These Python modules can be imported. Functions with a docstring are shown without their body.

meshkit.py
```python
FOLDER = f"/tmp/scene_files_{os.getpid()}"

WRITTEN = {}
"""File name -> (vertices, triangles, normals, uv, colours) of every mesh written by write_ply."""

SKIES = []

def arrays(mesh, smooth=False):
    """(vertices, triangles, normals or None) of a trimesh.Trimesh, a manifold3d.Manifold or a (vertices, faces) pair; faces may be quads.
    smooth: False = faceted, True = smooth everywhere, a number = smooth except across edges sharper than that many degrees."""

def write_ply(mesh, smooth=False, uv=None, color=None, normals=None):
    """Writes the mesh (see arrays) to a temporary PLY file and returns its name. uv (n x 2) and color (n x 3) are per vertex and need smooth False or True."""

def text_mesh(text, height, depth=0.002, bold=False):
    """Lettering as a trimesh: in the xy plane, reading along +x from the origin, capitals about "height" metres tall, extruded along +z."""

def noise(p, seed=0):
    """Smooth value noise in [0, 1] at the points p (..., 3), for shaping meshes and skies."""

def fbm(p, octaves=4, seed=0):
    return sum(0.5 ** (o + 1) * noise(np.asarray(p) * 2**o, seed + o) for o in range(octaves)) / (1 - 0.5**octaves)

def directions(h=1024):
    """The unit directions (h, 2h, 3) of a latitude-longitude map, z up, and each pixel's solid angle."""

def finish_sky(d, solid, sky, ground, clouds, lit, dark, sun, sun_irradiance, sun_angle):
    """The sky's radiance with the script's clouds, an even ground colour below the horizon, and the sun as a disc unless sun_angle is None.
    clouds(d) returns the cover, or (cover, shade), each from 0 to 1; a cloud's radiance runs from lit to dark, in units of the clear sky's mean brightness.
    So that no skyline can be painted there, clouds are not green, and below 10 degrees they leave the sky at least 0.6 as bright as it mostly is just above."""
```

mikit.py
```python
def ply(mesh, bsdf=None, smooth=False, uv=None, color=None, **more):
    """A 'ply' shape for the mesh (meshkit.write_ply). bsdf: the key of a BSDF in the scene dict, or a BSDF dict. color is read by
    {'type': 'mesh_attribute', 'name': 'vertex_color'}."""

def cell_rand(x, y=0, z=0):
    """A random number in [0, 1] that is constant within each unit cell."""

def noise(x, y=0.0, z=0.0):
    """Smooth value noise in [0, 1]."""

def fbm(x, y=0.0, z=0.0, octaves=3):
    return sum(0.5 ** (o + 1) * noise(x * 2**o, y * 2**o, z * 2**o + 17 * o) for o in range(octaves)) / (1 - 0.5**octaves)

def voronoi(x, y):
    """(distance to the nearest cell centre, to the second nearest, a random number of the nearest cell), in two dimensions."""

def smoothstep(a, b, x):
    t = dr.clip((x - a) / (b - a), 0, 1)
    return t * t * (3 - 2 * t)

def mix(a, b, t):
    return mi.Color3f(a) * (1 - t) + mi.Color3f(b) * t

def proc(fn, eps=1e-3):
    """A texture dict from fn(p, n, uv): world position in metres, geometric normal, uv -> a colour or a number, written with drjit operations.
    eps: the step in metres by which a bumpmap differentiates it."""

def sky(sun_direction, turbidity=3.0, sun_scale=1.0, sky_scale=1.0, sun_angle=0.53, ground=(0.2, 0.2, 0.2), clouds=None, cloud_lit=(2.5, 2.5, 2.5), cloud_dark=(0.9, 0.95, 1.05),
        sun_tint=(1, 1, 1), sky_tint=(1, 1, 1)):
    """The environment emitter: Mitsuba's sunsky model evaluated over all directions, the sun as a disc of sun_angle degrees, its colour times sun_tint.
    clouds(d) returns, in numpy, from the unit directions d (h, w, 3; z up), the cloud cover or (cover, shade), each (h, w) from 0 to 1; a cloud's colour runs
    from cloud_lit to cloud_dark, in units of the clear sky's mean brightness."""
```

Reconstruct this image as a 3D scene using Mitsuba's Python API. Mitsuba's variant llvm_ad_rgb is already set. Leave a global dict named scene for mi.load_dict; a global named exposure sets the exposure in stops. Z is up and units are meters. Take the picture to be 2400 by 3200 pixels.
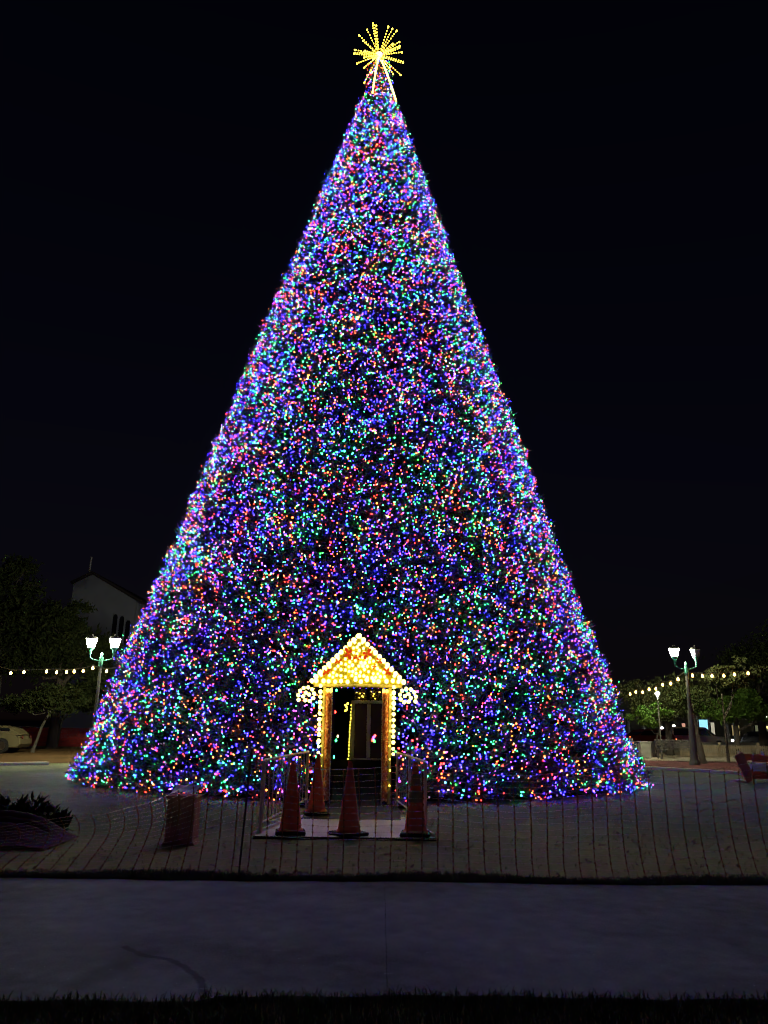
import math
import numpy as np
import drjit as dr
import mitsuba as mi
import trimesh
import manifold3d as m3
import mikit
import meshkit

T = mi.ScalarTransform4f
scene, labels = {}, {}

# ---------------------------------------------------------------- camera, sky, exposure
PITCH, ROLL, EYE = math.radians(15.5), math.radians(0.8), 1.45
FWD = np.array([0, math.cos(PITCH), math.sin(PITCH)])
UP0 = np.array([0, -math.sin(PITCH), math.cos(PITCH)])
UP = -math.sin(ROLL) * np.array([1.0, 0, 0]) + math.cos(ROLL) * UP0
scene['camera'] = {
    'type': 'perspective', 'fov': 53.13, 'fov_axis': 'x', 'near_clip': 0.05, 'far_clip': 2000.0,
    'to_world': T().look_at(origin=[0, 0, EYE], target=[0, float(FWD[1]), EYE + float(FWD[2])], up=UP.tolist())}
scene['sky'] = mikit.sky([0.3, -0.9, 0.05], turbidity=4, sun_scale=0.0, sky_scale=0.0245, sky_tint=(0.5, 0.45, 1.25), ground=(0.05, 0.05, 0.05))
scene['sky']['sampling_weight'] = 1.5
exposure = 1.95

# ---------------------------------------------------------------- materials
def pr(color, rough=0.6, **k):
    if not isinstance(color, dict):
        color = {'type': 'rgb', 'value': list(map(float, color))}
    return {'type': 'principled', 'base_color': color, 'roughness': rough, 'specular': k.pop('specular', 0.35), **k}

def mat(name, bsdf, two=True):
    scene[name] = {'type': 'twosided', 'b': bsdf} if two else bsdf

def bumped(bsdf, fn, eps=2e-3, scale=1.0):
    return {'type': 'bumpmap', 'tex': mikit.proc(fn, eps), 'scale': scale, 'b': bsdf}

def lawn_col(p, n, uv):
    a = mikit.fbm(p.x * 0.35, p.y * 0.35, 3.0, 4)
    b = mikit.fbm(p.x * 5.0, p.y * 5.0, 1.0, 3)
    c = mikit.noise(p.x * 38, p.y * 38)
    near = 1 - mikit.smoothstep(9.5, 13.5, p.y + 3.0 * (a - 0.5))
    g = mikit.mix((0.20, 0.215, 0.125), (0.15, 0.175, 0.085), mikit.smoothstep(0.35, 0.65, a))
    d = mikit.mix((0.46, 0.44, 0.16), (0.36, 0.35, 0.12), mikit.smoothstep(0.35, 0.7, b))
    col = g * (1 - near) + d * near
    return col * (0.62 + 0.5 * b + 0.28 * c)
mat('mat_lawn', bumped(pr(mikit.proc(lawn_col), 0.95, specular=0.1),
    lambda p, n, uv: 0.010 * mikit.fbm(p.x * 9, p.y * 9, 0.0, 3) + 0.002 * mikit.noise(p.x * 60, p.y * 60), 4e-3))

CRACK = [(-1.66, 5.62), (-1.49, 5.44), (-1.30, 5.36), (-1.16, 5.2), (-1.02, 4.98), (-0.955, 4.78)]
CRACK2 = [(-1.49, 5.44), (-1.58, 5.1), (-1.66, 4.85)]
def seg_dist(p, pts):
    best = mi.Float(9.0)
    for (ax, ay), (bx, by) in zip(pts[:-1], pts[1:]):
        dx, dy = bx - ax, by - ay
        t = dr.clip(((p.x - ax) * dx + (p.y - ay) * dy) / (dx * dx + dy * dy), 0, 1)
        best = dr.minimum(best, dr.sqrt(dr.square(p.x - ax - t * dx) + dr.square(p.y - ay - t * dy)))
    return best
def path_col(p, n, uv):
    a = mikit.fbm(p.x * 0.9, p.y * 1.3, 5.0, 4)
    b = mikit.fbm(p.x * 9, p.y * 9, 2.0, 3)
    c = mikit.noise(p.x * 140, p.y * 140)
    w = 0.012 * (mikit.noise(p.x * 25, p.y * 25, 4.0) - 0.5)
    d = seg_dist(p, CRACK) + w
    d2 = seg_dist(p, CRACK2) + w
    v = 0.02 + 1.1 * a + 0.6 * b + 0.36 * c
    v = v * (1 - 0.62 * (1 - mikit.smoothstep(0.012, 0.034, d))) * (1 - 0.3 * (1 - mikit.smoothstep(0.03, 0.16, d2)))
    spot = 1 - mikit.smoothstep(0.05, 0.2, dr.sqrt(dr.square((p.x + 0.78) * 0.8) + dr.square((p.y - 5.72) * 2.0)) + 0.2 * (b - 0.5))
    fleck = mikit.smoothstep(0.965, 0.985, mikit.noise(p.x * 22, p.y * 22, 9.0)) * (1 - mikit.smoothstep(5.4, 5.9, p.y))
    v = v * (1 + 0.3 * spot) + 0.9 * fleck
    return mi.Color3f(0.29, 0.325, 0.27) * v
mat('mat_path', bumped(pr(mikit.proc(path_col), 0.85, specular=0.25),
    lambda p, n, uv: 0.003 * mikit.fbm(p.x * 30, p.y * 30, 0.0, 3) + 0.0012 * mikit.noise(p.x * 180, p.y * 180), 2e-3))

def brick_walk_col(p, n, uv):
    row = dr.floor(p.y / 0.11)
    k = mikit.cell_rand(dr.floor(p.x / 0.22 + 0.5 * (row - 2 * dr.floor(row / 2))), row, 1.0)
    return mi.Color3f(0.13, 0.045, 0.045) * (0.6 + 0.6 * k) * (0.7 + 0.6 * mikit.fbm(p.x, p.y, 0.0, 3))
mat('mat_brickwalk', pr(mikit.proc(brick_walk_col), 0.85, specular=0.1))
def plaza_col(p, n, uv):
    return mi.Color3f(0.46, 0.38, 0.27) * (0.55 + 0.8 * mikit.fbm(p.x * 0.8, p.y * 0.8, 1.0, 4))
mat('mat_plaza', pr(mikit.proc(plaza_col), 0.85, specular=0.15))
def dirt_col(p, n, uv):
    return mi.Color3f(0.085, 0.05, 0.024) * (0.5 + 0.9 * mikit.fbm(p.x * 0.5, p.y * 0.8, 2.0, 4))
mat('mat_dirt', pr(mikit.proc(dirt_col), 0.9, specular=0.05))
mat('mat_asphalt', pr(mikit.proc(lambda p, n, uv: mi.Color3f(0.06) * (0.6 + 0.8 * mikit.fbm(p.x * 1.5, p.y * 1.5, 0.0, 3))), 0.8))
mat('mat_concrete', pr(mikit.proc(lambda p, n, uv: mi.Color3f(0.52, 0.49, 0.42) * (0.7 + 0.55 * mikit.fbm(p.x * 2.5, p.y * 2.5, p.z * 4, 4))), 0.85))
mat('mat_needle', pr(mikit.proc(lambda p, n, uv: mikit.mix((0.04, 0.065, 0.06), (0.085, 0.115, 0.10), mikit.noise(p.x * 4, p.y * 4, p.z * 4))), 0.5, specular=0.4))
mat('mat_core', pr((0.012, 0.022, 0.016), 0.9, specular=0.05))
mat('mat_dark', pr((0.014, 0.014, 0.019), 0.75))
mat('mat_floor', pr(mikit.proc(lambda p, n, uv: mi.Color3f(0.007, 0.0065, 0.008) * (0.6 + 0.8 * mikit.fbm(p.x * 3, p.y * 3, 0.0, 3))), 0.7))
mat('mat_white', pr(mikit.proc(lambda p, n, uv: mi.Color3f(0.66, 0.65, 0.64) * (0.75 + 0.35 * mikit.noise(p.x * 12, p.y * 12, p.z * 12))), 0.45))
mat('mat_greywhite', pr((0.7, 0.7, 0.8), 0.5))
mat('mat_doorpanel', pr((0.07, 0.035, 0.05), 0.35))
mat('mat_board', pr(mikit.proc(lambda p, n, uv: mi.Color3f(0.78, 0.72, 0.62) * (0.65 + 0.5 * mikit.fbm(p.x * 3, p.y * 1.2, 0.0, 4) + 0.12 * mikit.noise(p.x * 70, p.y * 6))), 0.6))
mat('mat_gold', pr(mikit.proc(lambda p, n, uv: mi.Color3f(0.38, 0.325, 0.03) * (0.55 + 0.75 * mikit.fbm(p.x * 14, p.y * 14, p.z * 14, 3))), 0.4))
mat('mat_bow', pr((0.8, 0.10, 0.02), 0.4))
def tinsel_col(p, n, uv):
    k = mikit.noise(p.x * 45, p.y * 45, p.z * 30)
    return mikit.mix((0.6, 0.18, 0.10), (0.85, 0.52, 0.40), mikit.smoothstep(0.45, 0.8, k))
mat('mat_tinsel', pr(mikit.proc(tinsel_col), 0.3, specular=0.7))
mat('mat_goldtinsel', pr(mikit.proc(lambda p, n, uv: mi.Color3f(0.42, 0.35, 0.03) * (0.3 + 0.9 * mikit.noise(p.x * 30, p.y * 30, p.z * 30))), 0.25, specular=0.8))
mat('mat_cone', pr(mikit.proc(lambda p, n, uv: mi.Color3f(0.95, 0.15, 0.07) * (0.6 + 0.55 * mikit.fbm(p.x * 11, p.y * 11, p.z * 8, 3))), 0.55))
mat('mat_collar', pr(mikit.proc(lambda p, n, uv: mi.Color3f(0.34, 0.22, 0.17) * (0.6 + 0.6 * mikit.fbm(p.x * 14, p.y * 14, p.z * 14, 3))), 0.5))
mat('mat_rubber', pr((0.018, 0.016, 0.016), 0.7))
mat('mat_net', pr((0.36, 0.10, 0.035), 0.5))
mat('mat_netlit', pr((0.62, 0.44, 0.32), 0.4))  # paler copy of the net colour: top light on horizontal strands painted in
mat('mat_netfar', pr((0.5, 0.05, 0.045), 0.7))
mat('mat_steel', pr((0.10, 0.075, 0.06), 0.6))
mat('mat_binred', pr(mikit.proc(lambda p, n, uv: mi.Color3f(0.42, 0.15, 0.11) * (0.45 + 0.9 * mikit.fbm(p.x * 7, p.y * 7, p.z * 3, 3))), 0.7))
mat('mat_heap', pr((0.075, 0.02, 0.018), 0.8))
mat('mat_darkleaf', pr((0.016, 0.022, 0.014), 0.6))
mat('mat_grass', pr(mikit.proc(lambda p, n, uv: mi.Color3f(0.11, 0.125, 0.075) * (0.5 + mikit.noise(p.x * 9, p.y * 9))), 0.7, specular=0.15))
mat('mat_drygrass', pr(mikit.proc(lambda p, n, uv: mikit.mix((0.40, 0.36, 0.14), (0.27, 0.29, 0.10), mikit.smoothstep(0.4, 0.65, mikit.noise(p.x * 2.3, p.y * 2.3)))), 0.8, specular=0.1))
mat('mat_litter', pr(mikit.proc(lambda p, n, uv: mi.Color3f(0.5, 0.36, 0.24) * (0.3 + 1.0 * mikit.noise(p.x * 19, p.y * 19))), 0.6))
mat('mat_post', pr(mikit.proc(lambda p, n, uv: mi.Color3f(0.17, 0.165, 0.14) * (0.7 + 0.5 * mikit.fbm(p.x * 9, p.y * 9, p.z * 1.5, 3))), 0.6))
mat('mat_green', pr((0.10, 0.36, 0.24), 0.4))
mat('mat_unlit', pr((0.62, 0.68, 0.56), 0.3))
mat('mat_bark', pr(mikit.proc(lambda p, n, uv: mi.Color3f(0.10, 0.082, 0.07) * (0.4 + 1.0 * mikit.fbm(p.x * 7, p.y * 7, p.z * 1.6, 4))), 0.9, specular=0.1))
mat('mat_palebark', pr(mikit.proc(lambda p, n, uv: mi.Color3f(0.10, 0.09, 0.075) * (0.5 + 0.9 * mikit.fbm(p.x * 7, p.y * 7, p.z * 1.6, 4))), 0.9, specular=0.1))
def leafmat(name, a, b, trans=0.25):
    mat(name, {'type': 'principledthin', 'base_color': mikit.proc(lambda p, n, uv: mikit.mix(a, b, mikit.noise(p.x * 2.2, p.y * 2.2, p.z * 2.2))), 'roughness': 0.55, 'diff_trans': 2 * trans}, two=False)
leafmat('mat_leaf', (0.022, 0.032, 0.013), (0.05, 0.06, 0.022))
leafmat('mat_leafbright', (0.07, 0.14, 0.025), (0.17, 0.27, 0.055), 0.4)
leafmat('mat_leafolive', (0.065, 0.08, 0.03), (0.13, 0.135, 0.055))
mat('mat_stucco', pr(mikit.proc(lambda p, n, uv: mi.Color3f(0.36, 0.38, 0.45) * (0.82 + 0.3 * mikit.fbm(p.x * 0.7, p.y * 0.7, p.z * 0.7, 4))), 0.9))
mat('mat_roof', pr((0.06, 0.045, 0.045), 0.8))
mat('mat_shopwall', pr(mikit.proc(lambda p, n, uv: mi.Color3f(0.16, 0.15, 0.13) * (0.7 + 0.5 * mikit.fbm(p.x, p.y, p.z, 3))), 0.9))
mat('mat_glassdark', pr((0.012, 0.014, 0.016), 0.12, specular=0.6))
mat('mat_paint_tan', pr((0.58, 0.53, 0.40), 0.35, clearcoat=0.6))
mat('mat_paint_cream', pr((0.15, 0.125, 0.065), 0.35, clearcoat=0.6))
mat('mat_paint_dark', pr((0.05, 0.05, 0.06), 0.25, clearcoat=0.8))
mat('mat_paint_white', pr((0.62, 0.63, 0.65), 0.3, clearcoat=0.6))
mat('mat_chrome', pr((0.7, 0.7, 0.7), 0.2, metallic=1.0))
mat('mat_wood', pr(mikit.proc(lambda p, n, uv: mi.Color3f(0.46, 0.36, 0.24) * (0.5 + 0.9 * mikit.fbm(p.x * 4, p.y * 4, p.z * 1.2, 3))), 0.8))
mat('mat_bench', pr((0.17, 0.15, 0.14), 0.7))
mat('mat_barorange', pr((0.55, 0.11, 0.05), 0.6))
mat('mat_lens', pr((0.12, 0.03, 0.025), 0.25))
mat('mat_paint_red', pr((0.22, 0.03, 0.02), 0.35, clearcoat=0.6))
mat('mat_palegold', pr(mikit.proc(lambda p, n, uv: mi.Color3f(0.50, 0.43, 0.22) * (0.6 + 0.6 * mikit.fbm(p.x * 14, p.y * 14, p.z * 5, 3))), 0.45))
mat('mat_wire', pr((0.02, 0.02, 0.02), 0.7))

# emitters: colour of the bulb glass and what it gives off
LIT = {
    'blue': ((0.12, 0.10, 0.5), (0.13, 0.10, 9.0)), 'teal': ((0.08, 0.45, 0.32), (0.11, 5.6, 0.85)),
    'red': ((0.5, 0.06, 0.04), (5.8, 0.105, 0.065)), 'amber': ((0.5, 0.28, 0.06), (4.6, 0.50, 0.07)),
    'pink': ((0.45, 0.12, 0.4), (1.7, 0.16, 2.2)), 'green': ((0.1, 0.45, 0.15), (0.10, 4.2, 0.22)),
    'warm': ((0.5, 0.45, 0.35), (1.0, 0.7, 0.35)), 'ice': ((0.35, 0.45, 0.5), (0.14, 1.0, 2.4)),
    'dim': ((0.3, 0.3, 0.33), (0.05, 0.035, 0.055)),
    'yellow': ((0.5, 0.42, 0.08), (1.4, 1.0, 0.085)), 'globe': ((0.6, 0.55, 0.25), (1.5, 1.2, 0.22)),
    'string': ((0.6, 0.5, 0.35), (6.0, 3.0, 0.55)), 'stringorange': ((0.6, 0.45, 0.25), (5.0, 2.0, 0.4)), 'rope': ((0.6, 0.5, 0.1), (1.3, 1.05, 0.2))}
for k, (c, e) in LIT.items():
    mat('mat_bulb_' + k, pr(c, 0.3))

# ---------------------------------------------------------------- helpers
def numbered(key):
    if key not in scene and key not in labels and not any(k.startswith(key + '__') for k in scene):
        return key
    i = 1
    while True:
        k = f'{key}_{i:03d}'
        if k not in scene and k not in labels:
            return k
        i += 1
counters = {}
def fresh(key):
    n = counters.get(key, 0)
    counters[key] = n + 1
    return key if n == 0 else f'{key}_{n:03d}'

def thing(name, label, cat, group=None):
    key = fresh(name)
    labels[key] = {'label': label, 'category': cat}
    if group:
        labels[key]['group'] = group
    return key

def put(key, mesh, material, smooth=False, emit=None, weight=1.0, **more):
    d = mikit.ply(mesh, material, smooth, **more)
    if emit is not None:
        d['emitter'] = {'type': 'area', 'radiance': {'type': 'rgb', 'value': list(map(float, emit))}, 'sampling_weight': float(weight)}
    scene[key] = d
    return key

def part(parent, name, mesh, material, smooth=False, **k):
    return put(fresh(parent + '__' + name), mesh, material, smooth, **k)

def struct(name, mesh, material, label=None, kind='structure'):
    put(name, mesh, material)
    labels[name] = {'kind': kind}
    if label:
        labels[name]['label'] = label

class MB:
    def __init__(s):
        s.v, s.f, s.n = [], [], 0
    def add(s, v, f):
        v, f = np.asarray(v, float), np.asarray(f, int)
        if f.shape[1] == 4:
            f = np.vstack([f[:, [0, 1, 2]], f[:, [0, 2, 3]]])
        s.v.append(v); s.f.append(f + s.n); s.n += len(v)
        return s
    def mesh(s, m, M=None):
        v = np.asarray(m.vertices)
        if M is not None:
            v = v @ M[:3, :3].T + M[:3, 3]
        return s.add(v, np.asarray(m.faces))
    def box(s, c, size, rz=0.0, rx=0.0, ry=0.0, bevel=0.0):
        h = np.asarray(size, float) / 2
        if bevel > 0:
            pts = []
            for sx in (-1, 1):
                for sy in (-1, 1):
                    for sz in (-1, 1):
                        sg = np.array([sx, sy, sz])
                        for k in range(3):
                            e = np.full(3, bevel); e[k] = 0
                            pts.append(sg * (h - e))
            m = trimesh.convex.convex_hull(np.array(pts))
            v, f = np.array(m.vertices), np.array(m.faces)
        else:
            m = trimesh.creation.box(2 * h)
            v, f = np.array(m.vertices), np.array(m.faces)
        v = v @ rot(rx, ry, rz).T + np.asarray(c, float)
        return s.add(v, f)
    def tube(s, pts, rad, sides=8, caps=True):
        p = np.asarray(pts, float); n = len(p)
        r = np.broadcast_to(np.asarray(rad, float), (n,))
        t = np.gradient(p, axis=0); t /= np.linalg.norm(t, axis=1, keepdims=True) + 1e-12
        ref = np.array([0, 0, 1.0]) if abs(t[:, 2]).mean() < 0.8 else np.array([1.0, 0, 0])
        a = np.cross(t, ref); a /= np.linalg.norm(a, axis=1, keepdims=True) + 1e-12
        b = np.cross(t, a); ang = np.arange(sides) * 2 * np.pi / sides
        v = p[:, None] + r[:, None, None] * (np.cos(ang)[None, :, None] * a[:, None] + np.sin(ang)[None, :, None] * b[:, None])
        i, j = np.meshgrid(np.arange(n - 1), np.arange(sides), indexing='ij')
        q = np.stack([i * sides + j, i * sides + (j + 1) % sides, (i + 1) * sides + (j + 1) % sides, (i + 1) * sides + j], -1).reshape(-1, 4)
        v = v.reshape(-1, 3); f = np.vstack([q[:, [0, 1, 2]], q[:, [0, 2, 3]]])
        if caps:
            k = len(v); v = np.vstack([v, p[:1], p[-1:]]); jj = np.arange(sides)
            f = np.vstack([f, np.stack([jj * 0 + k, (jj + 1) % sides, jj], 1), np.stack([jj * 0 + k + 1, (n - 1) * sides + jj, (n - 1) * sides + (jj + 1) % sides], 1)])
        return s.add(v, f)
    def lathe(s, prof, c=(0, 0, 0), n=24, sx=1.0, sy=1.0, twist=0.0):
        prof = np.asarray(prof, float); a = np.arange(n) * 2 * np.pi / n + twist
        v = np.stack([prof[:, None, 0] * np.cos(a) * sx, prof[:, None, 0] * np.sin(a) * sy, np.repeat(prof[:, 1:2], n, 1)], -1).reshape(-1, 3) + np.asarray(c, float)
        i, j = np.meshgrid(np.arange(len(prof) - 1), np.arange(n), indexing='ij')
        return s.add(v, np.stack([i * n + j, i * n + (j + 1) % n, (i + 1) * n + (j + 1) % n, (i + 1) * n + j], -1).reshape(-1, 4))
    def prism(s, poly, d, M):
        m = trimesh.creation.extrude_polygon(__import__('shapely').Polygon(poly), d, engine='earcut')
        return s.mesh(m, M)
    def ball(s, c, r, sub=1, scale=(1, 1, 1)):
        m = trimesh.creation.icosphere(subdivisions=sub)
        return s.add(np.array(m.vertices) * r * np.asarray(scale) + np.asarray(c, float), np.array(m.faces))
    def out(s):
        return (np.vstack(s.v), np.vstack(s.f))

def rot(rx=0, ry=0, rz=0):
    cx, sx, cy, sy, cz, sz = math.cos(rx), math.sin(rx), math.cos(ry), math.sin(ry), math.cos(rz), math.sin(rz)
    return np.array([[cz, -sz, 0], [sz, cz, 0], [0, 0, 1]]) @ np.array([[cy, 0, sy], [0, 1, 0], [-sy, 0, cy]]) @ np.array([[1, 0, 0], [0, cx, -sx], [0, sx, cx]])
# xy polygon -> standing in the xz plane, extruded towards -y
XZ = np.array([[1, 0, 0, 0], [0, 0, -1, 0], [0, 1, 0, 0], [0, 0, 0, 1.0]])
def xz(x=0, y=0, z=0, rz=0.0):
    M = np.eye(4); M[:3, :3] = rot(0, 0, rz); M[:3, 3] = (x, y, z)
    return M @ XZ
def sheet(poly, z):
    m = trimesh.creation.triangulate_polygon(__import__('shapely').Polygon(poly), engine='earcut')
    v = np.column_stack([m[0], np.full(len(m[0]), z)])
    f = np.asarray(m[1])
    a = np.cross(v[f[:, 1]] - v[f[:, 0]], v[f[:, 2]] - v[f[:, 0]])[:, 2] < 0
    f[a] = f[a][:, ::-1]
    return v, f
def scatter(tv, tf, R, pos, scale):
    """copies of one template: rotations (n,3,3), positions (n,3), scales (n,) or (n,3) -> one mesh"""
    n = len(pos); scale = np.asarray(scale, float)
    s = scale[:, None, None] if scale.ndim == 1 else scale[:, None, :]
    v = np.einsum('kij,knj->kni', R, tv[None] * s) + pos[:, None]
    f = (np.asarray(tf)[None] + (np.arange(n) * len(tv))[:, None, None]).reshape(-1, 3)
    return v.reshape(-1, 3), f
def rand_rot(rng, n):
    q = rng.normal(size=(n, 4)); q /= np.linalg.norm(q, axis=1, keepdims=True)
    w, x, y, z = q.T
    return np.stack([1 - 2 * (y * y + z * z), 2 * (x * y - z * w), 2 * (x * z + y * w), 2 * (x * y + z * w), 1 - 2 * (x * x + z * z), 2 * (y * z - x * w), 2 * (x * z - y * w), 2 * (y * z + x * w), 1 - 2 * (x * x + y * y)], 1).reshape(n, 3, 3)
ICO = trimesh.creation.icosphere(subdivisions=0)
ICO1 = trimesh.creation.icosphere(subdivisions=1)
OCT_V = np.array([[1, 0, 0], [-1, 0, 0], [0, 1, 0], [0, -1, 0], [0, 0, 1], [0, 0, -1.0]])
OCT_F = np.array([[0, 2, 4], [2, 1, 4], [1, 3, 4], [3, 0, 4], [2, 0, 5], [1, 2, 5], [3, 1, 5], [0, 3, 5]])

# ---------------------------------------------------------------- the setting: ground, paths
struct('lawn', sheet([(-700, -60), (700, -60), (700, 900), (-700, 900)], 0.0), 'mat_lawn')
scene['path'] = mikit.ply(sheet([(-30, 4.86), (30, 5.02), (30, 7.9), (-30, 7.7)], 0.004), 'mat_dark')
labels['path'] = {'kind': 'structure'}
def path_near(x):
    return 4.74 + 0.018 * x + (0.0 if x > -0.95 else -0.12) + 0.02 * math.sin(3.1 * x) + 0.012 * math.sin(11 * x)
def path_far(x):
    return 7.9 + 0.02 * x + 0.025 * math.sin(1.7 * x + 1) + 0.012 * math.sin(7 * x)
def slab(x0, x1):
    xs = np.linspace(x0, x1, max(2, int((x1 - x0) / 0.12)))
    b = MB()
    top = [(x, path_near(x)) for x in xs] + [(x, path_far(x)) for x in xs[::-1]]
    m = trimesh.creation.extrude_polygon(__import__('shapely').Polygon(top), 0.02, engine='earcut')
    b.mesh(m, np.array([[1, 0, 0, 0], [0, 1, 0, 0], [0, 0, 1, 0.006], [0, 0, 0, 1.0]]))
    return b.out()
JOINTS = [-7.6, -3.78, 0.055, 3.9, 7.7]
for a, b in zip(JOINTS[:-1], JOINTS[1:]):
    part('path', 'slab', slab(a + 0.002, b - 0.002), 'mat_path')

def noise_edge(xs, f, amp, seed):
    return [(x, f(x) + amp * (meshkit.fbm(np.array([x * 0.9, seed, 0.3])) - 0.5)) for x in xs]
# right: brick walk, plaza, car park; left: dirt strip
xs = np.linspace(5.0, 34, 40)
walk = noise_edge(xs, lambda x: 30.2 - 0.30 * (x - 9.75) - 0.02 * (x - 9.75) ** 2 * 0.5, 0.5, 1.0) + noise_edge(xs[::-1], lambda x: 38.3 - 0.16 * (x - 12.3), 0.6, 2.0)
struct('brick_walk', sheet(walk, 0.004), 'mat_brickwalk')
struct('plaza', sheet([(6, 39.2), (38, 34.0), (60, 51), (6, 51.8)], 0.008), 'mat_plaza')
struct('car_park', sheet([(-60, 53), (90, 53), (110, 74), (-60, 74)], 0.012), 'mat_asphalt')
xs = np.linspace(-40, -6, 30)
struct('dirt_strip', sheet(noise_edge(xs, lambda x: 28.0 + 0.45 * (x + 12), 0.7, 3.0) + noise_edge(xs[::-1], lambda x: 44.6 + 0.3 * (x + 18), 0.6, 4.0), 0.004), 'mat_dirt')
rng = np.random.default_rng(3)
# kerbs
def kerb(pts, w=0.22, h=0.12):
    b = MB(); p = np.array(pts, float)
    for a, c in zip(p[:-1], p[1:]):
        d = c - a; L = np.linalg.norm(d)
        b.box([(a[0] + c[0]) / 2, (a[1] + c[1]) / 2, h / 2 - 0.02], [L - 0.01, w, h + 0.04], rz=math.atan2(d[1], d[0]), bevel=0.02)
    return b.out()
struct('kerb', kerb([(9.6, 30.1), (11.2, 28.6), (12.6, 26.6), (14.2, 25.4), (17, 24.2)], 0.3, 0.1), 'mat_concrete')
struct('kerb_001', kerb([(-20, 24.2), (-14.5, 25.5), (-12.4, 26.6), (-11.2, 27.3)], 0.3, 0.1), 'mat_concrete')

# grass blades
def blades(rng, n, xr, yf, h, w, zf=0.0, keep=None):
    x = rng.uniform(*xr, n); y = yf(x, rng.uniform(0, 1, n))
    if keep is not None:
        k = keep(x, y, rng); x, y = x[k], y[k]
    n = len(x); a = rng.uniform(0, 2 * np.pi, n); lean = rng.uniform(0.1, 0.9, n); hh = h * rng.uniform(0.4, 1.3, n)
    d = np.stack([np.cos(a), np.sin(a)], 1); s = np.stack([-d[:, 1], d[:, 0]], 1) * (w * rng.uniform(0.6, 1.3, n))[:, None]
    base = np.column_stack([x, y, np.full(n, zf)])
    mid = base + np.column_stack([d * (hh * lean * 0.35)[:, None], hh * 0.65]); tip = base + np.column_stack([d * (hh * lean)[:, None], hh])
    s3 = np.column_stack([s, np.zeros(n)])
    v = np.stack([base - s3, base + s3, mid + s3 * 0.7, mid - s3 * 0.7, tip], 1).reshape(-1, 3)
    f = (np.array([[0, 1, 2], [0, 2, 3], [3, 2, 4]])[None] + (np.arange(n) * 5)[:, None, None]).reshape(-1, 3)
    return v, f
rng = np.random.default_rng(11)
pn, pf = np.vectorize(path_near), np.vectorize(path_far)
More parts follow.
